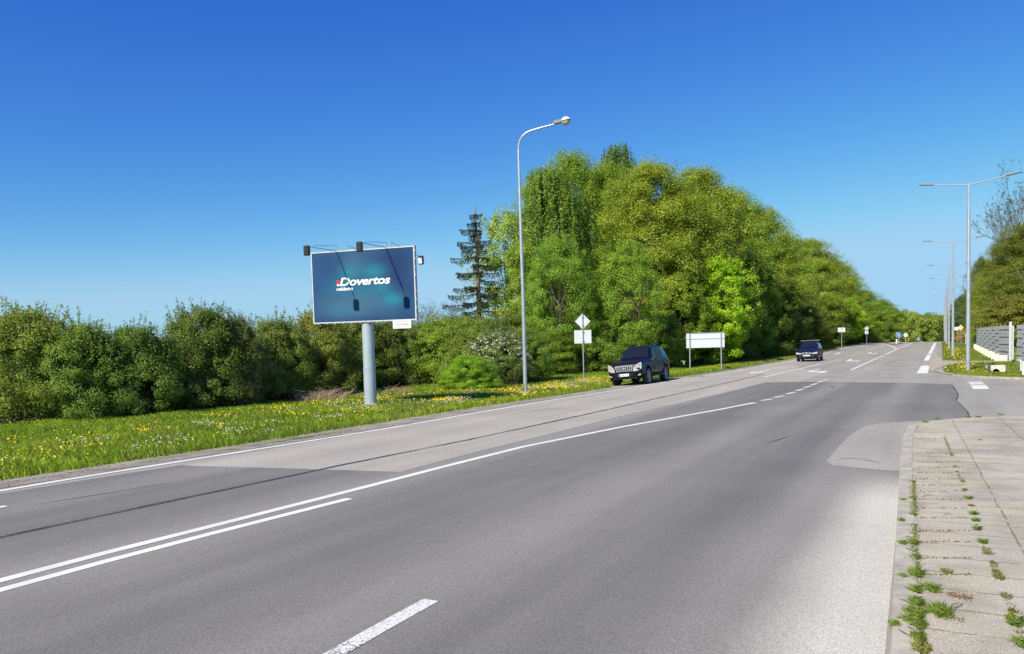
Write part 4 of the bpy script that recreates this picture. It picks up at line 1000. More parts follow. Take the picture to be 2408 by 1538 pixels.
# ------------------------------------------------------------------ billboard
def ad_mat():
    m = bpy.data.materials.new('poster_print'); m.use_nodes = True; n = m.node_tree; b = n.nodes['Principled BSDF']
    b.inputs['Roughness'].default_value = .7; b.inputs['Specular IOR Level'].default_value = .2
    tc = n.nodes.new('ShaderNodeTexCoord'); sp = n.nodes.new('ShaderNodeSeparateXYZ'); n.links.new(tc.outputs['Object'], sp.inputs[0])
    no = n.nodes.new('ShaderNodeTexNoise'); no.inputs['Scale'].default_value = .75; no.inputs['Detail'].default_value = 1; n.links.new(tc.outputs['Object'], no.inputs['Vector'])
    def mth(op, a, b_=0., c=None):
        x = n.nodes.new('ShaderNodeMath'); x.operation = op
        for i, v in enumerate((a, b_)):
            if isinstance(v, (int, float)): x.inputs[i].default_value = v
            else: n.links.new(v, x.inputs[i])
        return x.outputs[0]
    def blob(cx, cz, rx, rz, pw=1.):
        dx = mth('DIVIDE', mth('SUBTRACT', sp.outputs[0], cx), rx); dz = mth('DIVIDE', mth('SUBTRACT', sp.outputs[2], cz), rz)
        r2 = mth('ADD', mth('MULTIPLY', dx, dx), mth('MULTIPLY', dz, dz)); return mth('MULTIPLY', mth('POWER', 2.718, mth('MULTIPLY', r2, -1.)), pw)
    def mix(f, a, b_):
        x = n.nodes.new('ShaderNodeMix'); x.data_type = 'RGBA'
        n.links.new(f, x.inputs[0])
        for i, v in ((6, a), (7, b_)):
            if isinstance(v, tuple): x.inputs[i].default_value = (*v, 1)
            else: n.links.new(v, x.inputs[i])
        return x.outputs[2]
    r = n.nodes.new('ShaderNodeMapRange'); r.inputs[1].default_value = .35; r.inputs[2].default_value = .65; n.links.new(no.outputs[0], r.inputs[0])
    c = mix(r.outputs[0], (.012, .052, .14), (.018, .078, .165))
    navy = (.008, .021, .10); teal = (.012, .17, .25); grey = (.045, .11, .19)
    for cx, cz, rx, rz, p, col in [(1.3, .55, .9, .9, .9, navy), (-2.0, .35, .6, .5, .7, (.014, .06, .19)), (0, -1.42, 2.2, .28, .9, navy), (1.7, -.35, .5, .5, .6, navy), (-.7, -.75, 1.4, .45, .8, grey), (.2, -.6, .8, .4, .6, grey), (-.35, .8, .5, .5, .6, grey),
                                   (-.55, .5, .42, .3, .75, teal), (.5, .5, .5, .28, .85, teal), (-.95, .0, .4, .3, .5, teal), (.75, -.1, .45, .25, .7, teal), (1.2, -.55, .45, .25, .95, teal), (-.9, -.85, .5, .25, .35, teal), (0., -.2, .4, .3, .4, teal)]:
        c = mix(blob(cx, cz, rx, rz, p), c, col)
    n.links.new(c, b.inputs['Base Color']); return m
PD_ = 29.2
# panel corners measured, board on a vertical plane yawed by about 17 degrees
BW, BH = 4.27, 2.68
bx, by = at(866, PD_); bz = float(Z(bx, by))-.05
yaw = R(-17)
BB = empty('billboard', (bx, by, bz), 0, 'large blue advertising billboard on one thick grey post in the left verge', 'billboard')
mb = MB(); mb.tube([(0, 0, 0), (0, 0, 1.55)], .232, 28); mb.tube([(0, 0, 1.55), (0, 0, 3.3)], .224, 28); mb.tube([(0, 0, 1.53), (0, 0, 1.57)], .238, 28)
post = mb.build('post', M_POLE, BB, smooth=True)
ctr_px = (855, 673)
cz = zat(855, 673, PD_)-bz
fr = bpy.data.objects.new('panel_frame', None)
cx_ = at(855, PD_)[0]-bx; d_ = ray(855, 673); cx_ = float(d_[0]/d_[1]*PD_)-bx
RZ = Matrix.Rotation(yaw, 4, 'Z'); BM = Matrix.Translation((cx_, -.30, cz)) @ Matrix.Rotation(yaw, 4, 'Z') @ Matrix.Rotation(R(.0), 4, 'Y')
mb = MB()
t_ = .028
mb.box(0, .115, BH/2+t_/2, BW+2*t_, .15, t_); mb.box(0, .115, -BH/2-t_/2, BW+2*t_, .15, t_)
mb.box(-BW/2-t_/2, .115, 0, t_, .15, BH-.002); mb.box(BW/2+t_/2, .115, 0, t_, .15, BH-.002)
mb.box(0, .10, 0, BW, .05, BH)
for k in range(9):                                  # lacing hooks along the frame sides
    zz_ = -BH/2+.15+k*(BH-.3)/8
    for sx in (-1, 1): mb.box(sx*(BW/2+t_+.012), .05, zz_, .03, .03, .05)
for k in range(12): mb.box(-BW/2+.2+k*(BW-.4)/11, .05, -BH/2-t_-.012, .05, .03, .03)
fr_ = mb.build('frame', mat('weathered_frame', (.33, .34, .36), .7, noise=(3, .3, 4)), BB); fr_.matrix_local = BM
mb = MB(); mb.box(0, .055, 0, BW, .02, BH)
po = mb.build('poster', ad_mat(), BB); po.matrix_local = BM
mb = MB(); e_ = .018
for sx in (-1, 1): mb.box(sx*(BW/2-e_/2), .041, 0, e_, .006, BH)
for sz_ in (-1, 1): mb.box(0, .041, sz_*(BH/2-e_/2), BW-2*e_, .006, e_)
q = mb.build('white_border', M_WHT, po)
# lettering
def lay(me, name, m, parent, x, z, y=.04, sx=1., sz_=1.):
    for v in me.vertices: v.co = Vector((v.co.x*sx+x, y-v.co.z, v.co.y*sz_+z))
    me.flip_normals() if False else None
    o = obj(name, me, m, parent); return o
def wid(me): xs = [v.co.x for v in me.vertices]; return min(xs), max(xs)
# measured: word spans 690..1475 of the 258..1857 wide zoom
def bu(px, py):
    "zoom pixel of the billboard close-up -> board coordinates"
    # bilinear inverse of the measured quad
    TL, TR, BR, BL = (258, 340), (1818, 212), (1857, 1278), (318, 1352)
    u = v = .5
    for _ in range(30):
        x = (1-v)*((1-u)*TL[0]+u*TR[0])+v*((1-u)*BL[0]+u*BR[0]); y = (1-v)*((1-u)*TL[1]+u*TR[1])+v*((1-u)*BL[1]+u*BR[1])
        u += (px-x)/1560; v += (py-y)/1040
    return (u-.5)*BW, (.5-v)*BH
p0 = bu(722, 803); p1 = bu(1466, 748); pD = bu(735, 688)
me = text_mesh('Dovertos', .42, .011, .22, .003, space=.96); a, b = wid(me)
sx = (p1[0]-p0[0]+.06)/(b-a); hD = abs(pD[1]-p0[1]); 
zc_ = max(v.co.y for v in me.vertices)
lay(me, 'lettering', M_WHT, po, p0[0]-a*sx-.02, p0[1]-.0, sx=sx, sz_=hD/zc_)
q0 = bu(662, 876); q1 = bu(918, 862)
me = text_mesh('reklama', .2, .006, .2, .003); a, b = wid(me); sx = (q1[0]-q0[0])/(b-a); hk = max(v.co.y for v in me.vertices)
lay(me, 'lettering', M_WHT, po, q0[0]-a*sx, q0[1], sx=sx, sz_=(abs(bu(740, 822)[1]-q0[1]))/hk)
def flatpoly(name, pts, m, parent, y, th=.006):
    mb = MB(); mb.prism([(p[0], y, p[1]) for p in pts], None, (0, -1, 0), th); o = mb.build(name, m, parent); return o
flatpoly('emblem', [bu(*q) for q in [(650, 722), (672, 722), (700, 730), (720, 748), (727, 768), (712, 764), (690, 757), (662, 752), (680, 748)]], M_RED, po, .036)
flatpoly('emblem', [bu(*q) for q in [(662, 757), (690, 759), (716, 768), (728, 782), (712, 778), (692, 773), (676, 770)]], M_RED, po, .0365)
flatpoly('emblem', [bu(*q) for q in [(665, 776), (700, 784), (726, 794), (722, 806), (668, 808), (676, 795)]], M_WHT, po, .0368)
# small plate under the board
mb = MB(); w0 = bu(1520, 1310); w1 = bu(1788, 1405); mb.box((w0[0]+w1[0])/2, .03, -BH/2-t_-.135, w1[0]-w0[0], .02, .30)
plt = mb.build('name_plate', M_WHT, BB); plt.matrix_local = BM
M_INK = mat('ink', (.05, .05, .06), .6); M_INK2 = mat('faded_ink', (.28, .28, .31), .6)
px0 = (w0[0]+w1[0])/2; pz0 = -BH/2-t_-.135
for tx, sz1, zz1, mi_ in (('reklamos firma', .085, .09, M_INK2), ('Doverta', .125, -.03, M_INK), ('8 687 18 474', .095, -.12, M_INK2)):
    for me in split_x(text_mesh(tx, sz1, .001, .15 if tx == 'Doverta' else 0, .002, 'CENTER', 1.15), sz1*.22): lay(me, 'lettering', mi_, plt, px0, pz0+zz1, .018)
# floodlights on bracket arms
def flood(ux, out, side=1, white=False):
    "bracket fixed on the top edge at board x = ux, reaching 'out' metres in front (or behind if negative)"
    mb = MB(); s = 1 if out > 0 else -1; zt = BH/2+t_
    mb.tube([(ux, .16-s*.0, zt-.05), (ux, .16, zt+.20)], .022, 6)
    mb.tube([(ux, .16, zt+.19), (ux, -out*.5, zt+.08), (ux, -out*.8, zt+.0)], .010, 6)
    mb.tube([(ux, -s*.02+.05, zt+.0), (ux, -out*.98, zt-.06)], .014, 6)
    a = mb.build('lamp_arm', M_GALV, BB); a.matrix_local = BM
    mb = MB(); mb.box(ux, -out, zt-.21, .21, .14, .35, bev=.02)
    for k in range(4): mb.box(ux, -out-.075*s, zt-.32+k*.07, .17, .02, .015)
    f = mb.build('floodlight', M_BLK, a)
    mb = MB(); mb.box(ux, -out+.078*s, zt-.24, .15, .012, .22); g = mb.build('glass', M_LSHELL if white else M_LGLASS, f)
    return a
u1 = bu(640, 300)[0]; u2 = bu(1400, 240)[0]
flood(u1, 1.95); flood(u2, 1.95)
flood(bu(810, 285)[0], -2.2, white=True); flood(bu(1465, 230)[0], -2.9, white=True)

# ------------------------------------------------------------------ tall curved street lamp
lx, ly = G(1236, 928, -.1); 
topz = zat(1219, 345, ly)
LT = empty('street_lamp', (lx, ly, float(Z(lx, ly))), 0, 'tall grey street lamp with a bent arm and one round lamp head, in the flowers', 'street lamp')
def lp(px, py, dd=0.):
    d = ray(px, py); t = (ly+dd)/d[1]; return (float(d[0]*t)-lx, dd, float(EYE+d[2]*t)-float(Z(lx, ly)))
pts = [(0, 0, -.1), lp(1235, 900), lp(1233, 820), lp(1230, 700), lp(1226, 580), lp(1222.5, 460), lp(1220, 380), lp(1219.5, 350)]
arm = [lp(1219.8, 348), lp(1220.5, 340, -.02), lp(1223, 330, -.05), lp(1229, 320, -.1), lp(1238, 312, -.15), lp(1250, 307, -.2), lp(1270, 301, -.28), lp(1306, 291.5, -.4)]
mb = MB(); k = len(pts); mb.tube(pts, [.088, .086, .082, .075, .068, .06, .054, .052], 14); mb.build('pole', M_GALV, LT, smooth=True)
mb = MB(); mb.tube(arm, [.051, .05, .049, .047, .045, .043, .04, .036], 12); mb.build('arm', M_GALV, LT, smooth=True)
a = Vector(lp(1303, 290, -.4)); b = Vector(lp(1346, 281, -.5)); dr = (b-a).normalized(); 
import bmesh
hd = bpy.data.objects.new('lamp_head', None)
rot = dr.to_track_quat('X', 'Z').to_matrix()
mb = MB(); c = a+dr*.14; mb.box(*(a+dr*.17+Vector((0, 0, .03))), .38, .17, .15, rot=rot, bev=.02); lh = mb.build('gear_case', M_LBODY, LT)
def ellips(name, ctr, rx, ry, rz, m, parent, half=0, rot=None, seg=20, rings=10):
    v = []; f = []
    for i in range(rings+1):
        ph = math.pi/2*i/rings if half else math.pi*i/rings
        for j in range(seg):
            th = 2*math.pi*j/seg; q = Vector((rx*math.sin(ph)*math.cos(th), ry*math.sin(ph)*math.sin(th), rz*math.cos(ph)*(1 if half >= 0 else -1)))
            if rot is not None: q = rot @ q
            v.append(q+Vector(ctr))
    for i in range(rings):
        for j in range(seg): f.append((i*seg+j, i*seg+(j+1) % seg, (i+1)*seg+(j+1) % seg, (i+1)*seg+j))
    if half: f.append(tuple(rings*seg+j for j in range(seg)))
    return obj(name, mesh(name, v, f), m, parent, smooth=True)
hc = a+dr*.50
sh_ = ellips('lamp_shell', hc+Vector((0, 0, .012)), .20, .17, .16, M_LSHELL, LT, 1, rot)
ellips('lens', hc-Vector((0, 0, .012)), .185, .155, .17, M_LGLASS, LT, -1, rot)
mb = MB(); mb.tube([hc-Vector((0, 0, .012)), hc+Vector((0, 0, .014))], .0, 20)
mb = MB(); mb.tube([tuple(hc+rot @ Vector((.195*math.cos(t), .165*math.sin(t), 0))) for t in np.linspace(0, 2*math.pi, 25)], .012, 5, cap=False); mb.build('rim', M_BLK, LT)

# ------------------------------------------------------------------ double-arm lamps along the right verge
M_ARM = mat('weathered_arm_steel', (.28, .30, .32), .6, .2)
def double_lamp():
    e = empty('double_street_lamp', (0, 0, 0)); H_ = 10.0
    mb = MB(); mb.tube([(0, 0, -.6), (0, 0, .1), (0, 0, 3), (0, 0, 7), (0, 0, H_-1.3)], [.125, .12, .105, .085, .068], 14); mb.tube([(0, 0, H_-1.32), (0, 0, H_)], .052, 12); mb.build('pole', M_GALV, e, smooth=True)
    for sg in (-1, 1):
        mb = MB(); tip = Vector((sg*1.7, 0, H_+.17)); mb.tube([(0, 0, H_-.08), (sg*.9, 0, H_+.04), tip], [.033, .029, .026], 8); mb.build('arm', M_ARM, e, smooth=True)
        mb = MB(); r_ = Matrix.Rotation(-sg*R(7), 3, 'Y'); mb.box(tip.x+sg*.32, 0, tip.z+.05, .72, .24, .07, rot=r_, bev=.02); mb.box(tip.x+sg*.12, 0, tip.z+.075, .26, .16, .06, rot=r_, bev=.015)
        mb.build('lamp_head', M_LBODY, e)
    return e
dl = double_lamp(); H8 = []
for i in range(8):
    o_p = (1.3, .95, .9, .85, .85, .85, .85, .85)[i]; s_p = 48.2 if i == 0 else 48.4+i*29.5
    x, y = P(o_p, s_p)
    o = dl if i == 0 else copy_tree(dl)
    o.location = (x, y, float(zs(s_p))); o.rotation_euler = (0, 0, RANG-R(7)); 
    word = ['nearest and tallest', 'second nearest', 'third nearest', 'fourth nearest', 'fifth nearest', 'third farthest', 'second farthest', 'farthest'][i]
    tag(o, word+' of the double-armed street lamps lined up on the right verge', 'street lamp', 'double-armed lamps on the right verge')

# ------------------------------------------------------------------ signs
def sign_root(name, px, base, label, cat='road sign', group=None, dist=None, yaw_=0., z0=None):
    if dist is None: x, y = G(px, base, -.1)
    else: x, y = at(px, dist)
    return empty(name, (x, y, float(Z(x, y))), yaw_, label, cat, group), y
def rrect(cx, cz, w_, h_, r_=.05, n=4):
    out = []
    for sx, sz1, a0 in ((1, 1, 0), (-1, 1, 90), (-1, -1, 180), (1, -1, 270)):
        for k in range(n+1):
            a = R(a0+90*k/n); out.append((cx+sx*(w_/2-r_)+r_*math.cos(a), cz+sz1*(h_/2-r_)+r_*math.sin(a)))
    return out
def plate(name, pts, m, parent, y=0., th=.03):
    mb = MB(); mb.prism([(p[0], y, p[1]) for p in pts], None, (0, -1, 0), th); return mb.build(name, m, parent)
def diamond_back(px, base, cpy, hw, py0, py1, pw, label, dist=None, group='blank backs of diamond signs over a square plate'):
    e, d = sign_root('diamond_sign', px, base, label, group=group, dist=dist); zb_ = e.location.z; s_ = d/F
    top = zat(px, cpy-hw*.95, d)-zb_; mb = MB(); mb.tube([(0, -.03, -.1), (0, -.03, top)], .032, 10); mb.build('post', M_GALV, e, smooth=True)
    cz = zat(px, cpy, d)-zb_; r_ = hw*s_
    dm = [(0, r_), (-r_, 0), (0, -r_), (r_, 0)]; pts = []
    for i in range(4):
        a = Vector((*dm[i], 0)); p = Vector((*dm[i-1], 0)); q = Vector((*dm[(i+1) % 4], 0))
        for f in (.14, .07): pts.append(tuple(a.lerp(p, f)))
        pts[-1] = tuple(a.lerp(p, .06)); pts.append(tuple(a.lerp(q, .06)))
    pts = [(p[0], cz+p[1]) for p in pts]
    b = plate('diamond_panel', pts, M_WHITE, e, .03)
    mb = MB()
    for i in range(4):
        p, q = dm[i], dm[(i+1) % 4]; mb.tube([(p[0]*.97, .0, cz+p[1]*.97), (q[0]*.97, .0, cz+q[1]*.97)], .012, 5)
    mb.build('rim', M_GALV, b)
    z0, z1 = zat(px, py1, d)-zb_, zat(px, py0, d)-zb_; w_ = pw*s_
    pl = plate('plate', rrect(0, (z0+z1)/2, w_, z1-z0, .04), M_WHITE, e, .03)
    mb = MB(); mb.tube([(-w_/2*.85, .0, z1-.02), (w_/2*.85, .0, z1-.02)], .012, 5); mb.build('rim', M_GALV, pl)
    mb = MB()
    for zc in (cz+r_*.55, cz-r_*.5, z1-.1, z0+.12): mb.box(0, -.03, zc, .11, .085, .035)
    mb.build('clamps', M_GALV, e)
    return e
diamond_back(1373, 899, 755.3, 18.8, 776, 807.4, 40, 'near white diamond sign back over a square plate, left of the off-roader')
diamond_back(2038, 805, 772.3, 5.7, 777.5, 785.6, 8, 'small far white diamond sign back over a square plate, by the wood', dist=128)
# wide blank sign on two posts
xl, yl = at(1621.5, 53.0); e = empty('wide_sign', (xl, yl, float(Z(xl, yl))), R(-3), 'wide blank white sign back on two posts behind the off-roader', 'road sign')
s_ = yl/F; W_ = (1702.5-1614)*s_; zt = zat(1622, 783.5, yl)-e.location.z; zb_ = zat(1622, 818.5, yl)-e.location.z; x0 = -7.5*s_
sp_ = zb_+(zt-zb_)*.60
plate('panel', [(x0, zb_), (x0+W_, zb_), (x0+W_, sp_-.008), (x0, sp_-.008)], M_WHITE, e, .03)
plate('panel', [(x0, sp_+.008), (x0+W_, sp_+.008), (x0+W_, zt), (x0, zt)], M_WHITE, e, .03)
for k, xx in enumerate((0, 72.7*s_)):
    mb = MB(); mb.tube([(xx, -.04, -.15), (xx, -.04, zt)], .042, 10); mb.build('post', M_GALV, e, smooth=True)
mb = MB(); mb.box(x0+W_/2, -.01, zt-.02, W_, .03, .03); mb.box(x0+W_/2, -.01, sp_, W_, .03, .03); mb.build('rail', M_GALV, e)
# square sign back
e, d = sign_root('square_sign', 1979, 813.5, 'small blank square sign back on one post right of the minivan', dist=98); s_ = d/F; zb0 = e.location.z
z1 = zat(1979, 770.4, d)-zb0; z0 = zat(1979, 781, d)-zb0
mb = MB(); mb.tube([(0, -.03, -.1), (0, -.03, z1-.02)], .035, 8); mb.build('post', M_GALV, e, smooth=True); plate('panel', rrect(0, (z0+z1)/2, 17.2*s_, z1-z0, .05), M_WHITE, e, .03)
# keep-right discs
def disc(cx, cz, r_, n=28): return [(cx+r_*math.cos(2*math.pi*i/n), cz+r_*math.sin(2*math.pi*i/n)) for i in range(n)]
def striped_post(e, h, r_=.05, y=.02):
    mb = MB(); n = 7
    for k in range(n): mb.tube([(0, y, h*k/n), (0, y, h*(k+1)/n)], r_, 8, mi=k % 2)
    return mb.build('striped_post', [M_WHT, M_BLK], e)
def keep(px, cpy, rpx, dist, label, back=False):
    e, d = sign_root('round_sign', px, 0, label, dist=dist, group='round signs on the traffic island'); s_ = d/F; cz = zat(px, cpy, d)-e.location.z; r_ = rpx*s_
    striped_post(e, cz-r_*.6, .05, .06)
    dsk = plate('disc', disc(0, cz, r_), M_WHITE if back else M_WHT, e, .03)
    if back: mb = MB(); mb.tube([(0, -.02, cz-r_), (0, -.02, cz+r_*.9)], .03, 8); mb.build('post', M_GALV, e)
    else:
        bl = plate('blue_face', disc(0, cz, r_*.9), M_BLUE, dsk, -.002, .006)
        c45 = .7071; A = lambda u, v: (u*c45+v*c45, cz-u*c45+v*c45)     # u runs down to the right
        w_ = r_*.1; pts = [A(-.7*r_, -w_), A(.15*r_, -w_), A(.1*r_, -.33*r_), A(.7*r_, 0), A(.1*r_, .33*r_), A(.15*r_, w_), A(-.7*r_, w_)]
        plate('arrow', pts, M_WHT, bl, -.009, .006)
    return e
keep(2113, 788, 6.3, 128, 'round blue keep-right sign with a white arrow, nearest on the traffic island')
keep(2130, 788, 5.1, 150, 'plain white back of a round sign on the traffic island', True)
keep(2160, 797, 3.8, 180, 'small far blue keep-right sign at the crest of the road')
def small_bollard(px, dist, h, red, label):
    e, d = sign_root('bollard', px, 0, label, 'bollard', dist=dist); mb = MB(); mb.tube([(0, 0, 0), (0, 0, h*.93), (0, 0, h)], [.12, .12, .07], 10); b = mb.build('body', M_WHT, e, smooth=True)
    if red: mb = MB(); mb.tube([(0, 0, h*.45), (0, 0, h*.65)], .123, 10); mb.build('red_band', M_RED, e)
    return e
small_bollard(2108.3, 138, .75, False, 'short white bollard left of the near round blue sign')
small_bollard(2224.3, 156, .95, True, 'short white bollard with a red band by the far double lamps')
# priority sign
e, d = sign_root('priority_sign', 2259, 0, 'yellow and white diamond priority sign between the first two double lamps', dist=118); s_ = d/F; zb0 = e.location.z
cz = zat(2259, 770.5, d)-zb0; r_ = 6.6*s_; di = lambda r: [(0, cz+r), (-r, cz), (0, cz-r), (r, cz)]
for xx in (-.05, .22): mb = MB(); mb.tube([(xx, .06, -.1), (xx, .06, cz-(.0 if xx < 0 else .4))], .03, 8); mb.build('post', M_GALV, e)
dd = plate('panel', di(r_), M_WHT, e, .03); plate('yellow_face', di(r_*.58), M_YEL, dd, -.002, .006)
# white board, blue parking-type sign, black and white plate
e, d = sign_root('white_board', 2246.5, 0, 'blank white board on two thin posts behind the second double lamp', dist=130); zb0 = e.location.z; s_ = d/F
z1 = zat(2247, 769, d)-zb0; z0 = zat(2247, 777, d)-zb0
plate('panel', rrect(0, (z0+z1)/2, 14.5*s_, z1-z0, .03), M_WHT, e, .03)
for xx in (-4*s_, 5.6*s_): mb = MB(); mb.tube([(xx, .06, -.1), (xx, .06, z1)], .035, 8); mb.build('post', M_GALV, e)
e, d = sign_root('blue_square_sign', 2241, 0, 'small blue square sign above a black and white plate left of the second lamp', dist=138); zb0 = e.location.z; s_ = d/F
zc1 = zat(2241, 785, d)-zb0; zc2 = zat(2241, 795.5, d)-zb0; h_ = 6.6*s_
mb = MB(); mb.tube([(0, .06, -.1), (0, .06, zc1)], .03, 8); mb.build('post', M_GALV, e)
bp = plate('blue_panel', rrect(0, zc1, h_, h_, .04), M_BLUE, e, .03)
me = text_mesh('P', h_*.8, .01, 0, .003, 'CENTER')
lay(me, 'symbol', M_WHT, bp, 0, zc1-h_*.28, -.004)
wp = plate('white_plate', rrect(0, zc2, h_, 5.6*s_, .03), M_WHT, e, .03)
for zz1, w1 in ((zc2+.1, .28), (zc2-.12, .34)): plate('symbol', rrect(-.02, zz1, w1, .07, .02), M_BLK, wp, -.002, .006)
# red board on slanted legs
e, d = sign_root('red_board', 2276.7, 0, 'red board with white mark on slanted white legs half hidden by the first double lamp', dist=122); zb0 = e.location.z; s_ = d/F
z1 = zat(2277, 774.7, d)-zb0; z0 = zat(2277, 782.4, d)-zb0; w_ = 16*s_
rb = plate('panel', rrect(0, (z0+z1)/2, w_, z1-z0, .05), M_RED, e, .03)
plate('white_mark', [(-.36, z0+.1), (-.30, z1-.1), (-.20, z1-.1), (-.14, z0+.1), (-.21, z0+.1), (-.25, z0+.3), (-.29, z0+.1)], M_WHT, rb, -.002, .006)
for sg in (-1, 1): mb = MB(); mb.tube([(sg*w_*.36, .07, z0+.02), (sg*w_*.30, .07, 0)], .07, 8); mb.build('leg', M_WHT, e)
mb = MB(); mb.box(-.22, .07, z1+.18, .14, .06, .34, bev=.01); mb.build('finial', M_WHT, e)

# ------------------------------------------------------------------ noise barrier
def barrier(s_list, o0, label, feet=True, tall_post=None, ztop=2.5, zbase=.05):
    x, y = P(o0, s_list[0]); e = empty('noise_barrier', (x, y, 0), RANG, label, 'noise barrier')
    # local x = away from road, local y = along road
    n = len(s_list)
    for i, s in enumerate(s_list):
        yl_ = s-s_list[0]; g = float(Z(*P(o0-.3, s)))
        mb = MB(); big = (tall_post == i)
        mb.box(.08 if big else .06, yl_, (ztop+zbase)/2+(.06 if big else .0), .16 if big else .10, .26 if big else .08, ztop-zbase+(.3 if big else .0))
        mb.build('post', M_POST, e)
        if feet:
            mb = MB(); hh = .55; mb.box(-.36, yl_, g+.17, .55, .38, .85, bev=.015); mb.build('concrete_foot', M_CONC, e)
        if i < n-1:
            L_ = s_list[i+1]-s-.03; mb = MB(); k = 9; ph = (ztop-zbase-.05)/k
            for j in range(k):                       # overlapping boards, staggered from bay to bay
                of = .045 if (i+j) % 2 else -.02
                mb.box(-.06+of*.5, yl_+L_/2+.015, zbase+ph*(j+.5), .07, L_, ph-.022, rot=Matrix.Rotation(R(7), 3, 'Z'))
                mb.box(.0, yl_+L_/2+.015, zbase+ph*(j+.5), .03, L_-.02, ph, rot=Matrix.Rotation(R(7), 3, 'Z'))
            mb.build('panel', M_NOISE, e)
    return e
barrier([64.2+i*4.6 for i in range(11)], 4.2, 'far grey noise barrier of ribbed panels on white concrete feet', True, 0)
nb = barrier([38.0, 42.6, 47.2, 51.8, 56.4, 60.6], 4.75, 'near grey noise barrier at the right edge with tall concrete base', False, None, zbase=-.1)
for s in (51.8, 47.2, 42.6):
    mb = MB(); mb.box(-.42, s-38.0, -.15, .62, .5, .95, bev=.015); mb.build('concrete_foot', M_CONC, nb)
mb = MB(); mb.box(-.25, 58.4-38.0, -.13, .34, 3.2, .62, bev=.015); mb.build('concrete_wall', M_CONC, nb)
# culvert headwall
cx, cy = P(3.05, 56.7); e = empty('culvert', (cx, cy, -.5), R(-4), 'pale concrete culvert end with a dark round pipe in the ditch below the path', 'culvert')
n = 14; R_ = .23; W_ = .56; Ht = .46
pts = [(-W_, 0), (-W_, Ht), (W_, Ht), (W_, 0), (R_+.0, 0)]+[(R_*math.cos(math.pi*i/n), .0+R_*math.sin(math.pi*i/n)) for i in range(1, n)]+[(-R_, 0)]
mb = MB(); mb.prism([(p[0], 0, p[1]) for p in pts[::-1]], None, (0, 1, 0), .14); mb.build('headwall', M_CONC, e)
mb = MB(); mb.tube([(0, .01, .0), (0, 1.6, .0)], R_*.98, 16, cap=False); mb.build('pipe', M_HOLE, e)
mb = MB(); mb.tube([(0, 1.5, .0), (0, 1.6, .0)], R_, 16); mb.build('pipe_end', M_HOLE, e)
tag(e.children[0])

# ------------------------------------------------------------------ flying bird
M_BIRD = mat('bird_feathers', (.30, .255, .22), .8, noise=(20, .2, 3)); M_BIRD2 = mat('bird_dark', (.10, .085, .075), .8)
bdist = 48.; bxw, byw = at(1606, bdist); bzw = zat(1606, 850, bdist)
e = empty('bird', (bxw, byw, bzw), 0, 'brownish bird flying low to the left with its wings down, by the wide blank sign', 'bird')
v = []; f = []; sec = [(-.20, .004, .03), (-.165, .02, .028), (-.13, .026, .024), (-.09, .03, .018), (-.03, .042, .008), (.04, .045, .0), (.10, .032, .004), (.15, .018, .012), (.21, .03, .016), (.23, .026, .017)]
for x, r_, zc in sec:
    for j in range(8):
        a = j*math.pi/4; fl = .3 if x > .18 else 1; v.append((x, r_*math.cos(a), zc+r_*math.sin(a)*fl))
for i in range(len(sec)-1):
    for j in range(8): f.append((i*8+j, i*8+(j+1) % 8, (i+1)*8+(j+1) % 8, (i+1)*8+j))
f += [tuple(range(7, -1, -1)), tuple(range(len(v)-8, len(v)))]
obj('body', mesh('body', v, f), M_BIRD, e, smooth=True)
for sg, zz1 in ((-1, -1), (1, -1)):
    mb = MB(); pts = [(-.07, sg*.035, .03), (.06, sg*.035, .02), (.065, sg*.09, -.08), (.03, sg*.15, -.24), (.012, sg*.16, -.27), (-.02, sg*.14, -.2), (-.06, sg*.08, -.06)]
    mb.prism(pts, None, (0, sg*.012, 0), 1.); mb.build('wing', M_BIRD if sg < 0 else M_BIRD2, e)
e.rotation_euler = (0, 0, R(8)); e.scale = (.85,)*3
print('street furniture built')

# ------------------------------------------------------------------ cars
M_PAINTC = mat('dark_blue_paint', (.004, .005, .012), .34, 0., spec=.25, coat=.15)
M_PAINTZ = mat('navy_paint', (.006, .008, .024), .34, 0., spec=.25, coat=.15)
M_SILV = mat('silver_paint', (.45, .46, .48), .3, .5, coat=1.)
M_GLASS = mat('car_glass', (.010, .012, .015), .08, 0, spec=.6)
M_CHR = mat('chrome', (.48, .49, .51), .3, .5)
M_TYRE = mat('tyre_rubber', (.018, .018, .019), .85)
M_RIM = mat('alloy', (.28, .28, .30), .4, .6)
M_LENS = mat('headlight_lens', (.46, .48, .49), .2, .1, spec=.8)
M_AMB = mat('amber_lens', (.85, .22, .02), .25)
M_TRIM = mat('black_trim', (.015, .015, .017), .5)
M_PLATE = mat('plate_white', (.85, .85, .85), .4)
M_GLARE = mat('painted_glare_glass', (.45, .50, .50), .25)  # far cars' windscreen reflection painted in as a pale glass colour
def lofted(st, W):
    "st: x, zb, belt, top, wb, wt, edge(roof-edge z below top)"
    v = []; f = []; n = None
    for x, zb, zm, zt, wb, wt in st:
        ed = .07 if zt-zm > .3 else .04
        ring = [(0, zb), (wb*.85, zb), (wb*.985, zb+.10), (wb, (zb+zm)/2), (wb*.985, zm-.10), (wb-.05, zm), (wt+.03 if zt-zm > .3 else wt, zt-ed), (wt-.10, zt-.015), (wt*.5, zt), (0, zt+.01)]
        full = ring+[(-a, b) for a, b in ring[-2:0:-1]]
        n = len(full); v += [(x, a, b) for a, b in full]
    for i in range(len(st)-1):
        for j in range(n): f.append((i*n+j, i*n+(j+1) % n, (i+1)*n+(j+1) % n, (i+1)*n+j))
    f.append(tuple(range(n-1, -1, -1))); f.append(tuple(len(v)-n+j for j in range(n)))
    return v, f
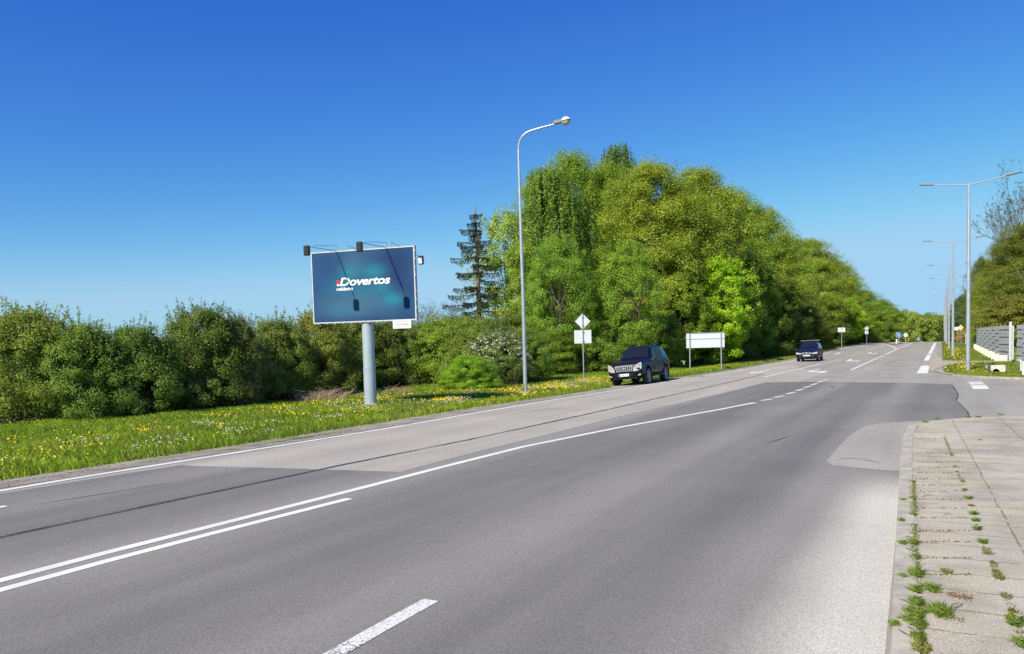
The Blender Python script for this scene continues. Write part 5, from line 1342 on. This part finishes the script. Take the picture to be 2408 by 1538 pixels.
def finish(me_src, cutters, name, m, parent):
    o = bpy.data.objects.new('tmp', me_src); COL.objects.link(o)
    ms = o.modifiers.new('s', 'SUBSURF'); ms.levels = 2; ms.render_levels = 2
    cs = []
    for c in cutters:
        co_ = bpy.data.objects.new('cut', c); COL.objects.link(co_); cs.append(co_)
        mb_ = o.modifiers.new('b', 'BOOLEAN'); mb_.operation = 'DIFFERENCE'; mb_.object = co_; mb_.solver = 'EXACT'
    dg = bpy.context.evaluated_depsgraph_get(); dg.update()
    me = bpy.data.meshes.new_from_object(o.evaluated_get(dg)); bpy.data.objects.remove(o)
    for c in cs: bpy.data.objects.remove(c)
    me.name = name; me.materials.clear()
    r = obj(name, me, m, parent, smooth=True)
    bm = bmesh.new(); bm.from_mesh(me); bm.normal_update()
    for e in bm.edges:
        if len(e.link_faces) == 2 and e.calc_face_angle(0) > R(32): e.smooth = False
    bm.to_mesh(me); bm.free(); return r
def interp(st, x):
    xs = [s[0] for s in st][::-1]; return [float(np.interp(x, xs, [s[k] for s in st][::-1])) for k in range(1, 6)]
def side_pt(st, x, t, sg, off=.012):
    zb, zm, zt, wb, wt = interp(st, x); a = (wb-.05, zm); b = (wt+.03, zt-.07)
    y = a[0]+(b[0]-a[0])*t; z = a[1]+(b[1]-a[1])*t
    nx = Vector((b[1]-a[1], -(b[0]-a[0]))).normalized()
    return Vector((x, sg*(y+nx.x*off), z+nx.y*off))
def side_win(st, corners, sg, parent, name='side_window'):
    "corners: (x,t) list"
    mb = MB(); pts = [side_pt(st, x, t, sg, .010) for x, t in corners]; n = len(pts); nr = Vector((0, sg, .25)).normalized()*.012
    a = pts; b = [p+nr for p in pts]
    mb.add(a+b, [tuple(range(n)), tuple(range(2*n-1, n-1, -1))]+[(i, n+i, n+(i+1) % n, (i+1) % n) for i in range(n)]); return mb.build(name, M_GLASS, parent)
def wheel(parent, x, y, r_, w_, spokes=6, rimr=.66):
    mb = MB(); prof = [(r_*.72, w_/2), (r_*.93, w_/2), (r_, w_*.38), (r_, -w_*.38), (r_*.93, -w_/2), (r_*.72, -w_/2)]; n = 28; v = []; f = []
    sg = 1 if y > 0 else -1
    for i in range(n):
        a = 2*math.pi*i/n
        for rr, yy in prof: v.append((rr*math.cos(a), yy, rr*math.sin(a)))
    k = len(prof)
    for i in range(n):
        for j in range(k-1): f.append((i*k+j, i*k+j+1, ((i+1) % n)*k+j+1, ((i+1) % n)*k+j))
    t = obj('wheel', mesh('wheel', v, f), M_TYRE, parent, (x, y, r_), smooth=True)
    mb = MB(); yo = sg*w_*.30
    mb.tube([(0, -w_*.3*sg, 0), (0, yo*.4, 0)], r_*.70, 24)
    h = mb.build('hub_well', M_TRIM, t)
    mb = MB()
    mb.tube([(r_*.68*math.cos(a), yo+sg*.03, r_*.68*math.sin(a)) for a in np.linspace(0, 2*math.pi, 29)], .022, 5, cap=False)
    for i in range(spokes):
        a = 2*math.pi*i/spokes; mb.tube([(.04*math.cos(a), yo+sg*.02, .04*math.sin(a)), (r_*.67*math.cos(a), yo+sg*.02, r_*.67*math.sin(a))], [.05, .038], 6)
    mb.tube([(0, yo-sg*.03, 0), (0, yo+sg*.045, 0)], .06, 12); mb.build('rim', M_RIM, t)
    return t
def cyl(x, y0, y1, r_, n=26, zc=None):
    mb = MB(); mb.tube([(x, y0, zc), (x, y1, zc)], r_, n); me = mesh('c', mb.v, mb.f); return me
def front_poly(name, pts, xface, m, parent, th=.02):
    "pts: (y,z) outline on the front, xface(y) gives x"
    mb = MB(); a = [Vector((xface(y), y, z)) for y, z in pts]; b = [p+Vector((th, 0, 0)) for p in a]; n = len(a)
    mb.add(a+b, [tuple(range(n)), tuple(range(2*n-1, n-1, -1))]+[(i, n+i, n+(i+1) % n, (i+1) % n) for i in range(n)]); return mb.build(name, m, parent)

def number_plate(e, x, z, w_, h_, txt):
    mb = MB(); mb.box(x, 0, z, .02, w_, h_, bev=.004); p = mb.build('number_plate', M_PLATE, e)
    mb = MB(); mb.box(x+.0115, -w_/2+.03, z, .004, .045, h_-.02); mb.build('blue_band', M_BLUE, p)
    me = text_mesh(txt, h_*.95, .003, 0, .002, 'CENTER', 1.05)
    for me in split_x(me, h_*.22):
        for v in me.vertices: v.co = Vector((x+.012+v.co.z, .02+v.co.x, z-h_*.33+v.co.y))
        obj('lettering', me, M_INK, p)

def offroader():
    e = empty('offroad_car', (0, 0, 0))
    st = [(2.38, .52, .76, .84, .66, .60), (2.33, .44, .88, 1.0, .82, .72), (2.20, .40, .98, 1.06, .90, .78), (1.9, .38, 1.02, 1.12, .925, .80), (1.3, .38, 1.06, 1.17, .93, .80), (.92, .38, 1.08, 1.20, .93, .80),
          (.80, .38, 1.08, 1.26, .93, .79), (.22, .38, 1.10, 1.72, .93, .66), (.08, .38, 1.10, 1.76, .93, .65), (-.8, .38, 1.10, 1.81, .93, .65), (-1.7, .38, 1.12, 1.78, .925, .64), (-2.10, .40, 1.12, 1.70, .91, .62), (-2.28, .44, 1.10, 1.40, .89, .70), (-2.36, .52, 1.0, 1.12, .84, .74)]
    v, f = lofted(st, 0); WB = 2.79; fx = 1.42; rx = fx-WB; wr = .385
    cuts = [cyl(x, s*.60, s*1.2, .47, zc=.42) for x in (fx, rx) for s in (-1, 1)]
    body = finish(mesh('b', v, f), cuts, 'body', M_PAINTC, e)
    for x in (fx, rx):                                # flares round the wheel arches
        for s in (-1, 1):
            mb = MB(); mb.tube([(x+.485*math.cos(a), s*.915, .42+.485*math.sin(a)) for a in np.linspace(-.25, math.pi+.25, 18)], .035, 6); mb.build('wheel_arch', M_PAINTC, e, smooth=True)
            wheel(e, x, s*.80, wr, .26, 6)
            mb = MB(); mb.box(x-.50, s*.80, .30, .03, .26, .24); mb.build('mud_flap', M_TRIM, e)
    # glass
    zc = interp(st, .80); zt_ = interp(st, .24)
    mb = MB(); pts = []
    def top_pt(x, yf): 
        zb, zm, zt, wb, wt = interp(st, x); return Vector((x, yf*(wt-.02), zt+.012-.05*abs(yf)**3))
    rows = [.84, .65, .45, .27]; cols = [-.97, -.6, -.2, .2, .6, .97]; nv = []
    for x in rows:
        for c in cols: nv.append(top_pt(x, c)+Vector((.02, 0, .010)))
    nf = [(i*6+j, i*6+j+1, (i+1)*6+j+1, (i+1)*6+j) for i in range(3) for j in range(5)]
    ws = obj('windscreen', mesh('windscreen', nv, nf), M_GLASS, e, smooth=True)
    mb = MB(); mb.box(.50, -.42, 1.52, .02, .14, .26, rot=Matrix.Rotation(R(-40), 3, 'Y')); 
    for yy in (-.25, .35): 
        a = top_pt(.83, yy/.78)+Vector((.03, 0, .03)); b = top_pt(.74, (yy-.42)/.78)+Vector((.03, 0, .035)); mbw = MB(); mbw.tube([a, b], .012, 5); mbw.build('wiper', M_TRIM, e)
    for s in (-1, 1):
        side_win(st, [(.62, .06), (.12, .90), (-.30, .92), (-.32, .06)], s, e)
        side_win(st, [(-.38, .06), (-.37, .92), (-1.02, .92), (-1.12, .06)], s, e)
        side_win(st, [(-1.22, .06), (-1.14, .92), (-1.80, .88), (-1.98, .40), (-1.95, .08)], s, e)
        mb = MB(); mb.box(.62, s*1.04, 1.16, .14, .24, .19, bev=.05); mb.tube([(.64, s*.86, 1.10), (.62, s*1.0, 1.12)], .03, 6); mb.build('wing_mirror', M_TRIM, e, smooth=True)
        mb = MB(); mb.tube([(-.3, s*.58, 1.72), (-.4, s*.59, 1.825), (-.9, s*.59, 1.845), (-1.5, s*.59, 1.83), (-1.65, s*.58, 1.72)], .024, 6); mb.build('roof_rail', M_TRIM, e, smooth=True)
        mb = MB(); mb.box(.02, s*.93, .40, 1.72, .16, .05, bev=.015); mb.build('side_step', M_TRIM, e)
        for xx in (-.28, -1.02): mb = MB(); mb.box(xx, s*.935, .97, .17, .035, .045, bev=.01); mb.build('door_handle', M_PAINTC, e)
        mb = MB()
        for xx in (.56, -.35, -1.16): mb.box(xx, s*.922, .78, .012, .018, .56)
        mb.build('door_gap', M_TRIM, e)
        mb = MB(); mb.box(-.3, s*.94, .72, 1.55, .03, .09, bev=.01); mb.build('side_moulding', M_PAINTC, e)
        fx_ = lambda y: 2.405-.9*max(0, abs(y)-.55)**1.5
        hl = front_poly('headlight', [(s*.47, .66), (s*.50, .82), (s*.64, .96), (s*.86, 1.04), (s*.885, .98), (s*.87, .76), (s*.70, .68)] if s > 0 else [(s*.47, .66), (s*.70, .68), (s*.87, .76), (s*.885, .98), (s*.86, 1.04), (s*.64, .96), (s*.50, .82)], fx_, M_LENS, e, .035)
        mb = MB(); mb.box(fx_(.78)+.032, s*.785, .93, .03, .09, .07, bev=.01); mb.build('indicator', M_AMB, hl)
        mb = MB(); mb.tube([(fx_(.66)+.028, s*.66, .83), (fx_(.66)+.045, s*.66, .83)], .055, 14); mb.build('bulb', M_CHR, hl)
        mb = MB(); mb.box(2.33-.04, s*.70, .50, .06, .20, .09, bev=.01); mb.build('fog_light', M_LENS, e)
    # grille with upright slots in a bright frame
    gx = 2.40; mb = MB(); outl = [(-.44, .94), (.44, .94), (.46, .88), (.40, .68), (-.40, .68), (-.46, .88)]
    gr_ = front_poly('grille', outl, lambda y: gx-.0-.05*abs(y), M_CHR, e, .02)
    mb = MB()
    for k in range(8):
        yy = -.35+k*.10
        if abs(yy) < .06 and False: continue
        mb.box(gx+.012-.05*abs(yy), yy, .80, .03, .056, .19)
    mb.build('grille_slots', M_TRIM, gr_)
    mb = MB(); mb.box(gx+.02, 0, .80, .04, .13, .10, bev=.03); mb.build('badge', M_CHR, gr_)
    # bumper
    mb = MB(); mb.box(2.33, 0, .53, .22, 1.30, .22, bev=.05); mb.build('bumper', M_PAINTC, e, smooth=True)
    mb = MB()
    for k in range(3): mb.box(2.445, 0, .46+k*.06, .012, .92, .022)
    mb.box(2.30, 0, .38, .14, 1.25, .05, bev=.01); mb.build('lower_intake', M_TRIM, e)
    number_plate(e, 2.462, .52, .52, .115, 'DOE 118')
    mb = MB(); mb.box(0, 0, .40, 3.6, 1.1, .16); mb.tube([(fx, -.7, .38), (fx, .7, .38)], .05, 8); mb.tube([(rx, -.7, .38), (rx, .7, .38)], .06, 8); mb.build('chassis', M_TRIM, e)
    return e
def minivan(paintm, simple=False, rack=True, plate_txt='LZM 427', name='minivan'):
    e = empty(name, (0, 0, 0))
    st = [(2.17, .36, .56, .64, .62, .56), (2.12, .26, .68, .76, .76, .66), (1.95, .21, .78, .86, .84, .72), (1.6, .20, .86, .96, .865, .74), (1.18, .20, .93, 1.06, .87, .74),
          (1.08, .20, .94, 1.12, .87, .73), (.22, .20, .98, 1.53, .87, .62), (.05, .20, .98, 1.57, .87, .61), (-.7, .20, .98, 1.60, .87, .61), (-1.5, .20, .99, 1.57, .865, .60), (-1.95, .22, .99, 1.42, .85, .60), (-2.12, .28, .95, 1.08, .82, .66), (-2.17, .4, .85, .95, .76, .66)]
    v, f = lofted(st, 0); fx = 1.32; rx = fx-2.69; wr = .31
    cuts = [cyl(x, s*.58, s*1.2, .37, zc=.33) for x in (fx, rx) for s in (-1, 1)]
    finish(mesh('b', v, f), cuts, 'body', paintm, e)
    for x in (fx, rx):
        for s in (-1, 1): wheel(e, x, s*.755, wr, .20, 7)
    rows = [1.10, .82, .54, .28]; cols = [-.97, -.6, -.2, .2, .6, .97]; nv = []
    for x in rows:
        zb, zm, zt, wb, wt = interp(st, x)
        for c in cols: nv.append((x+.02, c*(wt-.02), zt+.024-.05*abs(c)**3))
    obj('windscreen', mesh('windscreen', nv, [(i*6+j, i*6+j+1, (i+1)*6+j+1, (i+1)*6+j) for i in range(3) for j in range(5)]), M_GLARE if simple else M_GLASS, e, smooth=True)
    for s in (-1, 1):
        side_win(st, [(.85, .06), (.12, .88), (-.28, .90), (-.30, .06)], s, e)
        side_win(st, [(-.36, .06), (-.35, .90), (-1.02, .90), (-1.10, .06)], s, e)
        side_win(st, [(-1.18, .06), (-1.12, .90), (-1.6, .86), (-1.85, .10)], s, e)
        mb = MB(); mb.box(.80, s*.99, 1.02, .12, .2, .14, bev=.04); mb.tube([(.85, s*.83, .98), (.82, s*.95, 1.0)], .03, 6); mb.build('wing_mirror', M_TRIM, e, smooth=True)
        fx_ = lambda y: 2.185-.7*max(0, abs(y)-.5)**1.5
        front_poly('headlight', [(s*.40, .62), (s*.46, .72), (s*.80, .79), (s*.835, .74), (s*.81, .62)] if s > 0 else [(s*.40, .62), (s*.81, .62), (s*.835, .74), (s*.80, .79), (s*.46, .72)], fx_, M_LENS, e, .03)
        if not simple:
            mb = MB()
            for xx in (.72, -.33, -1.10): mb.box(xx, s*.864, .66, .012, .018, .5)
            mb.build('door_gap', M_TRIM, e)
            mb = MB(); mb.box(-.2, s*.875, .50, 1.9, .03, .07, bev=.01); mb.build('side_moulding', M_TRIM, e)
            for xx in (-.22, -.98): mb = MB(); mb.box(xx, s*.872, .86, .15, .03, .035, bev=.01); mb.build('door_handle', M_TRIM, e)
            mb = MB(); mb.tube([(.0, s*.58, 1.60), (-.1, s*.59, 1.66), (-1.4, s*.59, 1.655), (-1.5, s*.58, 1.58)], .018, 6); mb.build('roof_rail', M_TRIM, e)
    g = front_poly('grille', [(-.34, .76), (.34, .76), (.30, .60), (-.30, .60)], lambda y: 2.185-.05*abs(y), M_CHR, e, .02)
    mb = MB(); mb.box(2.205, 0, .715, .03, .54, .035); mb.box(2.205, 0, .65, .03, .48, .035); mb.build('grille_slots', M_TRIM, g)
    mb = MB(); mb.tube([(2.19, 0, .685), (2.225, 0, .685)], .065, 16); mb.build('badge', M_CHR, g)
    mb = MB(); mb.box(2.13, 0, .43, .20, 1.24, .22, bev=.06); mb.build('bumper', M_TRIM, e, smooth=True)
    number_plate(e, 2.245, .50, .52, .11, plate_txt)
    if rack:
        for xx in (-.15, -1.15):
            mb = MB(); mb.tube([(xx, -.72, 1.72), (xx, .72, 1.72)], .020, 6); mb.tube([(xx, -.6, 1.60), (xx, -.6, 1.72)], .02, 6); mb.tube([(xx, .6, 1.60), (xx, .6, 1.72)], .02, 6); mb.build('roof_bar', M_LBODY, e)
    mb = MB(); mb.box(0, 0, .26, 3.6, 1.1, .14); mb.build('chassis', M_TRIM, e)
    return e
def place_car(e, x, y, z, heading, roll=0., pitch=0.):
    "heading: unit vector the car faces; roll lifts its left side"
    e.rotation_mode = 'XYZ'; e.location = (x, y, z); e.rotation_euler = (roll, pitch, math.atan2(heading[1], heading[0]))
hd_ = np.array([-.482, -.876])                       # towards the viewer along the road
left = np.array([-hd_[1], hd_[0]])                   # the car's own left (image right)
FRp = np.array(G(1526.5, 903)); RRp = np.array(G(1567, 895.5))
ax = (FRp-RRp); ax /= np.linalg.norm(ax)
c0 = (FRp+RRp)/2; lf = np.array([-ax[1], ax[0]])
suv = offroader(); ctr = c0-lf*.86-ax*(1.42-1.395)
place_car(suv, ctr[0], ctr[1], -.085, ax, R(4.6)); suv.scale = (1.0, .97, 1.08)
tag(suv, 'dark blue off-road car with roof rails standing half on the verge', 'car')
zf = minivan(M_PAINTZ); F1 = np.array(G(1925, 849.5)); R1 = np.array(G(1937, 847.6))
ax2 = np.array([-.47, -.883]); ax2 /= np.linalg.norm(ax2); lf2 = np.array([-ax2[1], ax2[0]])
ctr = F1-ax2*1.32-lf2*.82
place_car(zf, ctr[0], ctr[1], .006, ax2, R(1.5)); tag(zf, 'navy blue minivan with roof bars driving towards the camera', 'car')
c1 = minivan(M_PAINTC, True, False, 'KDB 305', 'far_car'); x, y = at(2084, 196); place_car(c1, x, y, float(Z(x, y))+.01, (-.49, -.872)); tag(c1, 'small dark car cresting the road left of the traffic island', 'car', 'far cars at the crest')
c2 = minivan(M_SILV, True, False, 'HGT 918', 'far_car'); x, y = at(2099, 214); place_car(c2, x, y, float(Z(x, y))+.01, (-.49, -.872)); tag(c2, 'small silver car cresting the road right behind the dark one', 'car', 'far cars at the crest')
print('objects', len(bpy.data.objects))
